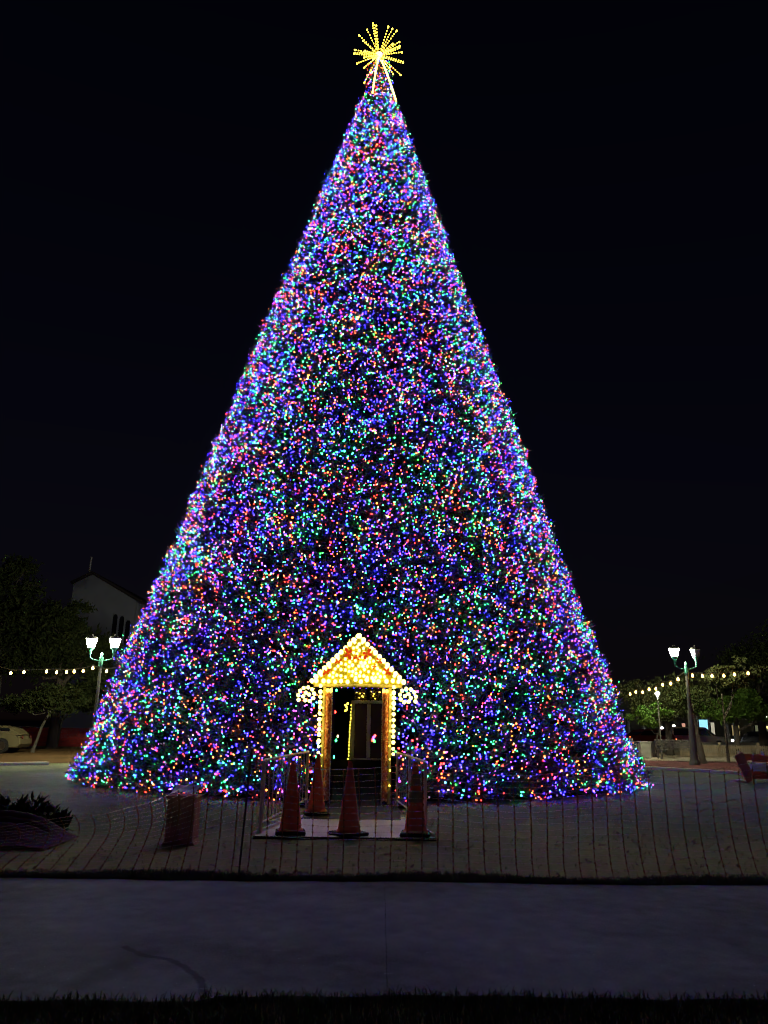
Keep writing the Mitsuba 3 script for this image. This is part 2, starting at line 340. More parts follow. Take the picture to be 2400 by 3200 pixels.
v1 = blades(rng, 26000, (-3.2, 3.2), lambda x, u: pn(x) + 0.02 - 0.9 * u ** 1.2, 0.055, 0.0035)
v2 = blades(rng, 26000, (-5.2, 5.2), lambda x, u: pf(x) + 0.01 + 0.30 * u ** 1.5 * (1 + 0.5 * np.sin(x * 2.3)), 0.06, 0.004)
struct('grass', (np.vstack([v1[0], v2[0]]), np.vstack([v1[1], v2[1] + len(v1[0])])), 'mat_grass', 'dark green grass growing along both edges of the concrete path', 'stuff')
labels['grass']['category'] = 'grass'
def keep_lawn(x, y, r):
    return meshkit.fbm(np.stack([x * 1.3, y * 1.3, x * 0], -1)) + r.uniform(-0.16, 0.16, len(x)) > 0.5
v = blades(rng, 16000, (-9, 9), lambda x, u: 8.2 + 9.5 * u, 0.028, 0.006, keep=keep_lawn)
struct('lawn_grass', v, 'mat_drygrass', 'short worn grass on the lawn between the path and the lit tree', 'stuff')
labels['lawn_grass']['category'] = 'grass'
n = 900
px = rng.uniform(-4.5, 4.5, n); py = np.where(rng.random(n) < 0.6, 8.28 + rng.normal(0, 0.09, n), rng.uniform(8.1, 13, n))
lv = np.array([[-1, -0.5, 0], [0, -0.7, 0.25], [1, 0, 0.1], [0, 0.6, 0.3], [-0.9, 0.3, 0.15]]); lf = np.array([[0, 1, 2], [0, 2, 3], [0, 3, 4]])
Rz = np.array([rot(rng.normal(0, 0.35), rng.normal(0, 0.35), rng.uniform(0, 6.28)) for _ in range(n)])
v = scatter(lv, lf, Rz, np.column_stack([px, py, np.full(n, 0.012)]), rng.uniform(0.015, 0.04, n))
struct('leaf_litter', v, 'mat_litter', 'dry leaves lying on the bare ground along the foot of the net fence', 'stuff')
labels['leaf_litter']['category'] = 'leaves'

# ---------------------------------------------------------------- the great lit tree
TX, TY, TR, TH = -0.455, 23.0, 7.82, 25.5
def cone_r(z):
    # measured outline of the giant tree, less the depth of the outermost sprigs
    return np.maximum(np.interp(z, [0, 1.2, 3, 5.5, 9, 13, 17, 21, 23.5, 25.5], [7.78, 7.36, 6.96, 6.05, 5.04, 3.86, 2.64, 1.44, 0.62, 0.34]) - np.interp(z, [0, 1.0, 3, 20, 25.5], [0.06, 0.14, 0.2, 0.18, 0.06]), 0.12)
def axis_x(z):
    return TX - 0.09 + 0.0062 * z                               # the tree leans very slightly
def door_zone(x, y, z, pad=0.0):
    return (y < TY) & (abs(x + 0.45) < 0.72 + pad) & (z < 2.35 + pad)
tree = thing('christmas_tree', 'giant cone-shaped tree covered in thousands of multicoloured lights with a doorway in its foot', 'christmas tree')
rng = np.random.default_rng(5)
core = m3.Manifold.cylinder(TH - 0.5, TR - 0.75, 0.02, 96)
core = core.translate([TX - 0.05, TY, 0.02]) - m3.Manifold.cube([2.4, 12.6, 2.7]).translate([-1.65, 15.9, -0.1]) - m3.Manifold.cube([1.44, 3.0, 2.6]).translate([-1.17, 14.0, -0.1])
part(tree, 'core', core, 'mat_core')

# branch sprigs
def sprig(rng, nb):
    V, F = [], []
    b = MB()
    b.tube([(0, 0, 0), (0.5, 0.0, 0.015), (1.0, 0, 0)], [0.02, 0.014, 0.006], 3, caps=False)
    for i in range(nb):
        t = 0.12 + 0.88 * (i + rng.random()) / nb; a = i * 2.4 + rng.uniform(-0.5, 0.5)
        L = 0.42 * (1.1 - 0.45 * t) * rng.uniform(0.75, 1.2); w = 0.032
        d = np.array([0.75, math.cos(a) * 0.66, math.sin(a) * 0.66]); sd = np.array([0, -math.sin(a), math.cos(a)]) * w
        p = np.array([t * 0.95, 0, 0.01])
        b.add([p - sd * 0.4, p + sd * 0.4, p + d * L * 0.55 + sd, p + d * L * 0.55 - sd, p + d * L], [[0, 1, 2], [0, 2, 3], [3, 2, 4]])
    return b.out()
def cone_points(rng, n, zmax, front=True):
    """uniform over the cone's surface; the far side thinner"""
    u = rng.random(n); z = zmax * (1 - np.sqrt(1 - u * (1 - 0.0))) if True else 0
    z = TH - TH * np.sqrt(1 - u)
    th = rng.uniform(0, 2 * np.pi, n)
    fr = -np.sin(th)                                            # +1 towards the path
    k = (z < zmax) & (rng.random(n) < np.where(fr > -0.25, 1.0, 0.25))
    return z[k], th[k]
def place_dirs(th, pitch, yaw):
    """rotation taking +x to the outward direction turned by yaw and pitch"""
    a = th + yaw; c, s, cp, sp = np.cos(a), np.sin(a), np.cos(pitch), np.sin(pitch)
    x = np.stack([c * cp, s * cp, sp], 1); y = np.stack([-s, c, 0 * c], 1); z = np.cross(x, y)
    return np.stack([x, y, z], 2)
def relief(z, th):
    """(how far the branch bundles stand out here in metres, the noise behind it)"""
    p = np.stack([TX + cone_r(z) * np.cos(th), TY + cone_r(z) * np.sin(th), z * 1.25], -1)
    f = meshkit.fbm(p * 2.9, 2, 7)
    return (f - 0.5) * np.clip(0.35 + 0.12 * cone_r(z), 0.35, 1.0) * 0.52 - 0.03, 0.6 * f + 0.4 * meshkit.fbm(p * 1.1, 2, 9)
VV, FF, off = [], [], 0
for var in range(6):
    tv, tf = sprig(np.random.default_rng(40 + var), 15)
    z, th = cone_points(rng, 5600, TH - 0.5)
    n = len(z)
    L = rng.uniform(0.38, 0.68, n) * np.clip(0.45 + cone_r(z) / 3.0, 0.45, 1.0)
    tipr = cone_r(z) + relief(z, th)[0] + rng.normal(-0.02, 0.07, n)
    pitch = rng.normal(0.25, 0.3, n); yaw = rng.normal(0, 0.4, n)
    rr = tipr - L * np.cos(pitch) * np.cos(yaw)
    pos = np.column_stack([axis_x(z) + rr * np.cos(th), TY + rr * np.sin(th), np.maximum(z - L * np.sin(pitch), 0.03) + 0.06])
    k = ~door_zone(pos[:, 0], pos[:, 1], pos[:, 2], 0.12)
    R = place_dirs(th, pitch, yaw)[k]; roll = rng.uniform(0, 6.28, k.sum())
    cr, sr = np.cos(roll), np.sin(roll); o, l = np.zeros_like(cr), np.ones_like(cr)
    R = R @ np.stack([l, o, o, o, cr, -sr, o, sr, cr], 1).reshape(-1, 3, 3)
    v, f = scatter(tv, tf, R, pos[k], L[k])
    v[:, 2] = np.maximum(v[:, 2], 0.012 + 0.004 * (np.arange(len(v)) % 5))
    VV.append(v); FF.append(f + off); off += len(v)
put(tree + '__foliage', (np.vstack(VV), np.vstack(FF)), 'mat_needle')
labels[tree + '__foliage'] = {'kind': 'stuff'}

# bulbs
z, th = cone_points(rng, 82000, TH - 0.25)
rel, dens = relief(z, th)
k = rng.random(len(z)) < np.clip((dens - 0.16) * 2.6, 0.28, 1.0) * np.clip(0.88 + 0.02 * z, 0.88, 1.0)
z, th, rel = z[k], th[k], rel[k]; n = len(z)
r = cone_r(z) + rel + rng.choice([0.0, 1.0], n, p=[0.7, 0.3]) * -0.12 + rng.normal(0.02, 0.055, n)
pos = np.column_stack([axis_x(z) + r * np.cos(th), TY + r * np.sin(th), z + 0.06])
k = ~door_zone(pos[:, 0], pos[:, 1], pos[:, 2], 0.02)
pos, th = pos[k], th[k]; n = len(pos)
names = ['blue', 'teal', 'red', 'amber', 'pink', 'green', 'warm', 'ice', 'dim']
base_p = np.array([0.375, 0.165, 0.145, 0.12, 0.055, 0.045, 0.025, 0.03, 0.04])
# neighbouring bulbs of a string tend to share a colour
cell = np.floor(pos / 0.33 + 0.5 * meshkit.noise(pos * 2.1)[:, None]).astype(np.int64)
hh = ((cell[:, 0] * 73856093) ^ (cell[:, 1] * 19349663) ^ (cell[:, 2] * 83492791)) & 0xFFFF
fav = np.searchsorted(np.cumsum(base_p), hh / 65536.0 * 0.999)
col = np.where(rng.random(n) < 0.16, np.minimum(fav, 8), rng.choice(9, n, p=base_p))
size = np.clip(0.0142 * np.exp(rng.normal(0, 0.24, n)), 0.0095, 0.023)
dist = np.linalg.norm(pos - [0, 0, EYE], axis=1)
order = np.argsort(dist + np.where(-np.sin(th) > 0.2, 0, 50) + np.where(col == 8, 50, 0))
single = order[:300]
rest = np.ones(n, bool); rest[single] = False
# each bulb is a lens-shaped dome that points roughly away from the trunk, seated in a dark green socket
Rb = place_dirs(th, rng.normal(-0.2, 0.32, n), rng.normal(0, 0.3, n))
size = size * 1.17
sc3 = np.stack([size, size, size], 1)
def dome(m):
    v = np.array(m.vertices); v[:, 0] = np.where(v[:, 0] > 0, v[:, 0] * 0.65, v[:, 0] * 0.10)
    return v, np.array(m.faces)
D0, D1 = dome(ICO), dome(ICO1)
OCT_V = dome(trimesh.Trimesh(OCT_V, OCT_F, process=False))[0]
SK = MB().tube([(-0.1, 0, 0), (-1.5, 0, 0)], [0.72, 0.5], 4).out()
k = (dist < 27)
put(tree + '__bulb_sockets', scatter(SK[0], SK[1], Rb[k], pos[k], sc3[k]), 'mat_core')
labels[tree + '__bulb_sockets'] = {'kind': 'stuff'}
for ci, name in enumerate(names):
    k = rest & (col == ci)
    near, far = k & (dist < 24), k & (dist >= 24)
    a = scatter(D0[0], D0[1], Rb[near], pos[near], sc3[near])
    b = scatter(OCT_V, OCT_F, Rb[far], pos[far], sc3[far] * 1.08)
    put(f'{tree}__light_bulbs__{ci + 1:03d}', (np.vstack([a[0], b[0]]), np.vstack([a[1], b[1] + len(a[0])])), 'mat_bulb_' + name, emit=LIT[name][1], weight=0.02 * k.sum() ** 0.75)
labels[tree + '__light_bulbs'] = {'kind': 'stuff'}
for i in single:
    name = names[col[i]]
    v, f = scatter(D1[0], D1[1], Rb[i:i + 1], pos[i:i + 1], sc3[i:i + 1])
    part(tree, 'light_bulb', (v, f), 'mat_bulb_' + name, emit=LIT[name][1], weight=0.03)
# a few bulbs hanging inside the doorway, plus an unseen blue and pink row added to light the inner frame
for (x, y, zz, name) in [(-1.0, 18, 2.35, 'red'), (-1.03, 18, 2.2, 'teal'), (-1.05, 18.1, 1.72, 'red'), (-1.05, 17, 1.36, 'teal'), (-1.04, 17, 1.29, 'red'), (-1.09, 17, 1.25, 'green'), (-0.93, 17.3, 1.2, 'warm'), (-1.1, 17.5, 1.12, 'ice'), (-0.95, 17, 1.12, 'teal'), (-1.1, 17, 0.98, 'ice'), (-1.0, 17.2, 0.78, 'teal'), (-0.78, 17.6, 2.32, 'blue'), (-0.15, 16.2, 1.2, 'blue'), (-0.17, 16.2, 1.15, 'red'), (-0.13, 16.2, 1.13, 'green'), (-0.12, 16.2, 1.24, 'red')] + [(-1.3 + 0.2 * q, 25.6, 2.62, 'blue' if q % 3 else 'pink') for q in range(9)]:
    part(tree, 'light_bulb', MB().ball((x, y, zz), 0.024, 1, (1, 1, 1.4)).out(), 'mat_bulb_' + name, emit=LIT[name][1], weight=0.03)

# ---------------------------------------------------------------- star on top
star = thing('star_topper', 'golden starburst of bulb-lined spokes on the very tip of the giant tree', 'star')
SC = np.array([-0.42, 22.9, 25.35])
spokes = [(-24, -31, 114), (33, -22, 79), (64, -23, 82), (77, -16, 58), (74, -6, 20), (74, 0, -1), (89, 11, -41), (81, 19, -69), (53, 22, -81), (-21, 13, -48), (-53, 11, -39), (-88, 1, -5), (-94, -8, 27), (-74, -13, 48), (-44, -17, 63), (-25, -17, 60), (-53, 19, -67), (-53, 27, -98), (-36, 30, -107), (-11, -22, 80), (50, 10, 20), (-50, 12, -12), (48, -20, 92), (84, 4, -12), (-62, -18, 75), (-80, 12, -50)]
part(star, 'hub', MB().ball(SC, 0.14, 2).out(), 'mat_bulb_rope', True, emit=LIT['rope'][1], weight=0.5)
rs = np.random.default_rng(8)
for i, s in enumerate(spokes):
    d = np.array(s) / 100.0; L = np.linalg.norm(d)
    depth = math.sqrt(max(1.08 ** 2 - L * L, 0.0)) * (1 if i % 3 == 0 and s[2] > 0 else -0.75)
    d = d + FWD * depth * 0.85
    L = np.linalg.norm(d); u = d / L; sd = np.cross(u, FWD); sd /= np.linalg.norm(sd)
    k = part(star, 'spoke', MB().tube([SC + u * 0.1, SC + d], [0.016, 0.012], 6).out(), 'mat_gold')
    b = MB()
    for t in np.arange(0.22, L, 0.1):
        for q in ((-0.03, 0.03) if i in (0, 5, 6, 12) else (0.0,)):
            b.ball(SC + u * t + sd * q - FWD * 0.02, 0.027, 0)
    b.ball(SC + d, 0.034, 1)
    put(k + '__bulbs', b.out(), 'mat_bulb_yellow', emit=LIT['yellow'][1], weight=0.15)
    labels[k + '__bulbs'] = {'kind': 'stuff'}
for q, end in enumerate([(-0.6, 21.72, 22.5), (0.21, 21.85, 22.35)]):
    p = np.array([SC + (np.array(end) - SC) * t + np.array([0, -0.12, 0]) * math.sin(math.pi * t) for t in np.linspace(0.05, 1, 14)])
    part(star, 'light_rope', MB().tube(p, 0.032, 6).out(), 'mat_bulb_rope', emit=LIT['rope'][1], weight=0.4)

# ---------------------------------------------------------------- lit doorway
house = thing('lit_doorway', 'small gabled doorway trimmed with glowing yellow bulbs in the foot of the giant tree', 'doorway')
DY = 14.7
CX = -0.445
pan = part(house, 'gable', MB().prism([(-0.83, 2.19), (0.83, 2.19), (0.02, 3.02), (-0.02, 3.02)], 0.10, xz(CX, DY + 0.1, 0)).out(), 'mat_gold')
part(house, 'beam', MB().box((CX, DY + 0.10, 2.155), (1.66, 0.20, 0.066), bevel=0.012).out(), 'mat_palegold')
for s in (-1, 1):
    b = MB().box((CX + s * 0.405 * 1.02, DY + 0.06, 2.6), (1.21, 0.26, 0.045), ry=s * 0.785, bevel=0.01)
    part(house, 'roof', b.out(), 'mat_gold')
# tinsel scraps on the gable
rg = np.random.default_rng(21)
b = MB()
for i in range(900):
    zz = rg.uniform(2.22, 2.96); hw = 0.78 * (3.0 - zz) / 0.81
    x = CX + rg.uniform(-hw, hw)
    m = rand_rot(rg, 1)[0] * rg.uniform(0.012, 0.034)
    b.add(np.array([[-1, 0, 0], [1, 0.25, 0], [0, -0.3, 0.6]]) @ m.T + [x, DY - 0.015 - rg.random() * 0.03, zz], [[0, 1, 2]])
put(pan + '__tinsel', b.out(), 'mat_goldtinsel')
labels[pan + '__tinsel'] = {'kind': 'stuff'}
# red bows
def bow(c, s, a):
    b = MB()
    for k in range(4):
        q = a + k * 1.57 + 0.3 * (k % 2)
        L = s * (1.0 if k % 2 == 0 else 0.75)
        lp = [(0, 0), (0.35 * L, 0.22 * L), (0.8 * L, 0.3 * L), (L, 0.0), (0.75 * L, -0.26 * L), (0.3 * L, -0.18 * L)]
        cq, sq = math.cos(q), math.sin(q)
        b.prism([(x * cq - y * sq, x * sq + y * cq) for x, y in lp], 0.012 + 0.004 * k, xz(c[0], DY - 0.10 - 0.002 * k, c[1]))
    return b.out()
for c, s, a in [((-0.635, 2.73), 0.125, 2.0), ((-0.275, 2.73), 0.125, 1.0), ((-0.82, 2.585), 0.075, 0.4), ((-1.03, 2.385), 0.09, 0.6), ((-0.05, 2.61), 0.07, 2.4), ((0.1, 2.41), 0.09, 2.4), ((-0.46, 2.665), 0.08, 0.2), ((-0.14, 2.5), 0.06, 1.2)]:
    part(house, 'bow', bow(c, s, a), 'mat_bow', emit=(0.14, 0.010, 0.0015), weight=0.05)  # bows are no lamps; added glow stands in for light on them
globe_m = trimesh.creation.icosphere(subdivisions=2)
def globe(x, y, z, r=0.036, kind='globe'):
    j = rg.uniform(0.9, 1.12)
    part(house, 'globe_bulb', MB().ball((x, y, z), r * j, 2 if r > 0.03 else 1, (1, 1, 1.12)).out(), 'mat_bulb_' + kind, True, emit=LIT[kind][1], weight=0.05)
for s in (-1, 1):
    for i in range(12):
        t = i / 11.0
        globe(CX + s * (0.84 * t + 0.015), DY - 0.07, 3.065 - 0.84 * t, 0.044)
        if i % 2 and i < 11:
            globe(CX + s * (0.84 * t - 0.005), DY - 0.075, 3.02 - 0.84 * t, 0.029)
for i in range(14):
    globe(CX - 0.77 + 1.54 * i / 13 + rg.normal(0, 0.01), DY - 0.07, 2.235 + rg.normal(0, 0.012), 0.038)
placed = []
for attempt in range(5000):
    if len(placed) >= 64: break
    zz = rg.uniform(2.29, 2.93); hw = 0.70 * (3.0 - zz) / 0.81 - 0.04
    if hw <= 0: continue
    x = rg.uniform(-hw, hw)
    if all((x - a) ** 2 + (zz - b) ** 2 > 0.068 ** 2 for a, b in placed) and not (abs(abs(x) - 0.18) < 0.07 and abs(zz - 2.73) < 0.07) and rg.random() < 1.25 - 1.1 * (zz - 2.29) / 0.64:
        placed.append((x, zz))
        globe(CX + x, DY - 0.06, zz, 0.029)
# posts with tinsel, jamb bulbs
for s, x0 in ((-1, -1.03), (1, 0.13)):
    part(house, 'post', MB().box((x0 + s * 0.03, DY + 0.02, 1.08), (0.06, 0.10, 2.08), bevel=0.012).out(), 'mat_palegold')
    part(house, 'inner_post', MB().box((x0 - s * 0.105, DY + 0.03, 1.08), (0.025, 0.10, 2.08), bevel=0.006).out(), 'mat_white')
    b = MB(); rt = np.random.default_rng(30 + s)
    b.tube([(x0 - s * 0.055, DY - 0.03, zz) for zz in np.linspace(0.14, 2.02, 30)], 0.045 + 0.008 * rt.random(30), 8)
    for i in range(1300):
        a = rt.uniform(0, 6.28); zz = rt.uniform(0.13, 2.02); m = rand_rot(rt, 1)[0] * rt.uniform(0.012, 0.028)
        b.add(np.array([[-1, 0, 0], [1, 0.25, 0], [0, -0.3, 0.5]]) @ m.T + [x0 - s * 0.055 + 0.05 * math.cos(a), DY - 0.03 + 0.05 * math.sin(a), zz], [[0, 1, 2]])
    part(house, 'tinsel_garland', b.out(), 'mat_tinsel')
    for q in range(2):
        globe(x0 - s * (0.09 - 0.06 * q), DY - 0.085, 2.055, 0.034, 'yellow')
    zs = [2.13 - 0.098 * i + rg.normal(0, 0.008) for i in range(13)]
    for i, zz in enumerate(zs):
        globe(x0 + s * 0.098, DY - 0.12, zz, 0.036 if i < 11 else 0.028)
    for zz in np.arange(1.95, 0.3, -0.21):
        globe(x0 + s * 0.045 + rg.normal(0, 0.008), DY - 0.12, zz + rg.normal(0, 0.03), 0.016, 'yellow')
    # scroll bracket
    c = np.array([x0 + s * 0.335, DY - 0.10, 1.955])
    pts = []
    for t in np.linspace(0, 1, 60):
        a = math.pi * (0.15 + 3.0 * t); R = 0.035 + 0.145 * t
        pts.append(c + [-s * R * math.cos(a), 0, R * math.sin(a)])
    sc = part(house, 'scroll', MB().tube(pts, 0.012, 6).out(), 'mat_gold')
    L = np.concatenate([[0], np.cumsum(np.linalg.norm(np.diff(pts, axis=0), axis=1))])
    for d in np.arange(0, L[-1], 0.085):
        p = [np.interp(d, L, np.array(pts)[:, k]) for k in range(3)]
        put(fresh(sc + '__bulb'), MB().ball((p[0], p[1] - 0.03, p[2]), 0.035, 2).out(), 'mat_bulb_globe', True, emit=LIT['globe'][1], weight=0.05)
# passage inside: floor, lining, inner doorway
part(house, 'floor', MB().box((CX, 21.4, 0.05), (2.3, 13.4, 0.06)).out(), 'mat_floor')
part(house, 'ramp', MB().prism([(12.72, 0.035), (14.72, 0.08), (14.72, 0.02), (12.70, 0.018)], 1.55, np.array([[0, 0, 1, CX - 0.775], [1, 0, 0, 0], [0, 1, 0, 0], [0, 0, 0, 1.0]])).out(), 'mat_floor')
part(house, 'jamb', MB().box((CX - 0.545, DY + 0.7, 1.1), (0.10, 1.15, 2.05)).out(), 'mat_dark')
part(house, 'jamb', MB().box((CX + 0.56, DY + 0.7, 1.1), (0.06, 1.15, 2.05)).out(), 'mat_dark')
part(house, 'step', MB().box((CX, 26.9, 0.2), (2.2, 1.2, 0.24)).out(), 'mat_dark')
part(house, 'sill', MB().box((-0.49, 26.9, 0.345), (1.1, 0.2, 0.05), bevel=0.01).out(), 'mat_white')
fr = part(house, 'inner_frame', MB().box((-0.96, 27.0, 1.26), (0.12, 0.12, 1.78), bevel=0.01).box((0.08, 27.0, 1.26), (0.12, 0.12, 1.78), bevel=0.01).box((-0.44, 27.0, 2.2), (1.16, 0.12, 0.10), bevel=0.01).out(), 'mat_greywhite')
dr_ = part(house, 'inner_door', MB().box((-0.44, 27.06, 1.26), (0.92, 0.05, 1.76)).out(), 'mat_doorpanel')
put(fresh(dr_ + '__rail'), MB().box((-0.42, 27.02, 1.26), (0.13, 0.05, 1.74), bevel=0.01).out(), 'mat_greywhite')
for x in (-0.69, -0.18):
    for zz in (0.86, 1.72):
        put(fresh(dr_ + '__panel'), MB().box((x, 27.028, zz), (0.30, 0.03, 0.72), bevel=0.012).out(), 'mat_doorpanel')
for x in (-0.72, -0.2):
    k = part(house, 'transom', MB().box((x, 27.0, 2.46), (0.44, 0.05, 0.36)).out(), 'mat_glassdark')
    b = MB()
    for i in range(90):
        m = rand_rot(rg, 1)[0] * rg.uniform(0.015, 0.04)
        b.add(np.array([[-1, 0, 0], [1, 0.3, 0], [0, -0.4, 0.5]]) @ m.T + [x + rg.uniform(-0.2, 0.2), 26.95, 2.46 + rg.uniform(-0.17, 0.17)], [[0, 1, 2]])
    put(k + '__tinsel', b.out(), 'mat_goldtinsel')  # gold scraps stand in for yellow reflections on the pane
    labels[k + '__tinsel'] = {'kind': 'stuff'}
    for i in range(7):
        put(fresh(k + '__bulb'), MB().ball((x + rg.uniform(-0.17, 0.17), 26.93, 2.46 + rg.uniform(-0.15, 0.12)), 0.022, 0).out(), 'mat_bulb_yellow', emit=LIT['yellow'][1], weight=0.02)  # glowing beads added for the same yellow reflections
for i in range(17):
    t = i / 16
    globe(-0.99 - 0.05 * t + rg.normal(0, 0.008), 26.0, 2.06 - 1.68 * t, 0.022, 'yellow')
for x, zz in [(-1.16, 2.05), (-1.12, 2.0), (-1.08, 2.1), (-1.1, 1.92), (-1.15, 1.88)]:
    globe(x, 25.5, zz, 0.034, 'yellow')

# ---------------------------------------------------------------- deck with cones and rails in front of the doorway
deck = thing('entrance_board', 'pale board laid on the ground before the lit doorway, three cones on it', 'board')
put(deck, sheet([(-1.64, 10.78), (0.74, 10.82), (0.52, 13.2), (-1.46, 13.2)], 0.034), 'mat_board')
part(deck, 'edge', MB().box((-0.45, 10.795, 0.014), (2.38, 0.03, 0.034), rz=0.017).out(), 'mat_rubber')
for a, b in (((-1.66, 10.85), (-1.30, 12.9)), ((0.72, 10.9), (0.42, 12.95)), ((-1.62, 12.0), (-1.38, 13.0))):
    d = np.array(b) - a
    part(deck, 'edge_strip', MB().box(((a[0] + b[0]) / 2, (a[1] + b[1]) / 2, 0.055), (np.linalg.norm(d), 0.03, 0.045), rz=math.atan2(d[1], d[0]), bevel=0.006).out(), 'mat_white')

def railing(label, a, b, n):
    t = thing('handrail', label, 'railing')
    a, b = np.array(a), np.array(b)
    def P(u, z): return np.array([*(a + (b - a) * u), z])
    part(t, 'top_rail', MB().tube([P(0, 0.93), P(0.02, 0.96), P(1, 0.97)], 0.021, 8).out(), 'mat_white', 40)
    part(t, 'lower_rail', MB().tube([P(0, 0.16), P(1, 0.17)], 0.014, 8).out(), 'mat_white', 40)
    for u in (0, 0.5, 1):
        part(t, 'post', MB().tube([P(u, 0.02), P(u, 0.95)], 0.023, 8).out(), 'mat_white', 40)
    for i in range(n):
        u = (i + 0.5) / n
        if abs(u - 0.5) > 0.02:
            part(t, 'baluster', MB().tube([P(u, 0.16), P(u, 0.96)], 0.009, 6).out(), 'mat_white', 40)
    return t
railing('white metal handrail to the left of the lit doorway', (-1.6, 11.05), (-1.3, 14.45), 13)
railing('white metal handrail to the right of the lit doorway', (0.63, 11.3), (0.30, 14.45), 12)

def traffic_cone(x, y, rz, label, collar=False, group=None, tilt=0.0, z0=0.035):
    t = thing('traffic_cone', label, 'traffic cone')
    R = rot(tilt, 0, rz)
    def M(v): return v @ R.T + [x, y, z0]
    b = MB().box((0, 0, 0.022), (0.40, 0.40, 0.044), bevel=0.016)
    for sx in (-1, 1):
        for sy in (-1, 1):
            b.box((sx * 0.15, sy * 0.15, 0.0), (0.08, 0.08, 0.012))
    v, f = b.out(); part(t, 'base', (M(v), f), 'mat_rubber')
    prof = [(0.17, 0.044), (0.165, 0.06), (0.148, 0.075), (0.145, 0.08), (0.03, 0.90), (0.028, 0.925), (0.018, 0.935), (0.014, 0.90)]
    v, f = MB().lathe(prof, n=32).out(); part(t, 'body', (M(v), f), 'mat_cone', 30)
    if collar:
        for z0_, z1_ in ((0.42, 0.57), (0.63, 0.78)):
            rr = lambda q: 0.145 - (q - 0.08) * 0.1402 + 0.004
            v, f = MB().lathe([(rr(z0_) - 0.004, z0_), (rr(z0_), z0_ + 0.003), (rr(z1_), z1_ - 0.003), (rr(z1_) - 0.004, z1_)], n=32).out()
            part(t, 'collar', (M(v), f), 'mat_collar', 30)
traffic_cone(-1.19, 11.03, 0.12, 'plain red traffic cone on the left end of the pale entrance board')
traffic_cone(-0.41, 10.99, 0.62, 'plain red traffic cone in the middle, right in front of the lit doorway')
traffic_cone(0.48, 11.03, -0.1, 'red traffic cone with two faded collars on the right end of the pale entrance board', True)
traffic_cone(-1.03, 13.3, 0.2, 'red traffic cone standing farthest back, beside the left doorpost', z0=0.045)

# ---------------------------------------------------------------- net fence in front
net = thing('net_fence', 'long sagging net fence of thin dark orange strands along the near side of the lawn', 'fence')
KX = [-5.2, -4.2, -3.5, -2.9, -2.4, -1.9, -1.36, -0.6, 0.4, 1.6, 2.8, 4.0, 5.2]
KH = [0.30, 0.34, 0.40, 0.50, 0.66, 0.86, 1.08, 1.02, 1.00, 0.99, 1.02, 1.10, 1.16]
ROWS = 17
def net_pt(u, w):
    h = np.interp(u, KX, KH); s = np.clip((1.0 - h) / 0.7, 0, 1)
    k = np.array([u * 1.1, w * 2.0, 0.5]); nz = meshkit.noise(k, 3) - 0.5
    x = u + 0.05 * nz + s * 0.22 * math.sin(w * 3.0 - 0.4) - s * 0.12 * w + 0.02 * w * math.sin(u * 4)
    y = 8.42 + 0.10 * (meshkit.noise(np.array([u * 0.8, w * 1.2, 4.0]), 5) - 0.5) - 0.16 * (1 - w) ** 6 + s * 0.35 * w * w - s * 0.25 * math.sin(w * 5.0) * (1 - w)
    z = 0.012 + h * w * (1 + 0.04 * math.sin(u * 3.3)) + 0.02 * (meshkit.noise(np.array([u * 3, w, 9.0]), 6) - 0.5) * w
    return np.array([x, y, max(z, 0.01)])
US = np.arange(-5.1, 5.15, 0.158)
W = np.linspace(0, 1, ROWS)
for u in US:
    p = []; r = []
    for i in range(ROWS):
        p.append(net_pt(u, W[i])); r.append(0.0105)
        if i < ROWS - 1:
            for q in (0.2, 0.5, 0.8):
                p.append(net_pt(u, W[i] + q / (ROWS - 1))); r.append(0.0036)
    part(net, 'vertical_strand', MB().tube(p, r, 4, caps=False).out(), 'mat_net', True)
for i in range(ROWS):
    us = np.arange(-5.1, 5.1, 0.079)
    c = np.array([net_pt(u, W[i]) for u in us]); n = len(c)
    o = np.array([0, math.cos(0.22), math.sin(0.22)]) * (0.006 if i in (0, ROWS - 1) else 0.0030); t = np.array([0, -0.22, 1]) * 0.0006
    k = np.arange(n - 1)                                        # a flat, slightly tilted ribbon 8 mm wide
    q = lambda a, b: np.stack([a * n + k, a * n + k + 1, b * n + k + 1, b * n + k], -1)
    part(net, 'horizontal_strand', MB().add(np.vstack([c - o + t, c + o + t, c + o - t, c - o - t]), np.vstack([q(0, 1), q(1, 2), q(2, 3), q(3, 0)])).out(), 'mat_netlit')
for x, y, lean, h in ((-1.36, 8.36, 0.05, 1.2), (-4.6, 8.5, -0.03, 0.7), (4.25, 8.5, 0.02, 1.25)):
    part(net, 'stake', MB().tube([(x - 0.04, y, -0.02), (x - 0.04 + lean * h, y, h)], 0.011, 6).out(), 'mat_steel', 40)

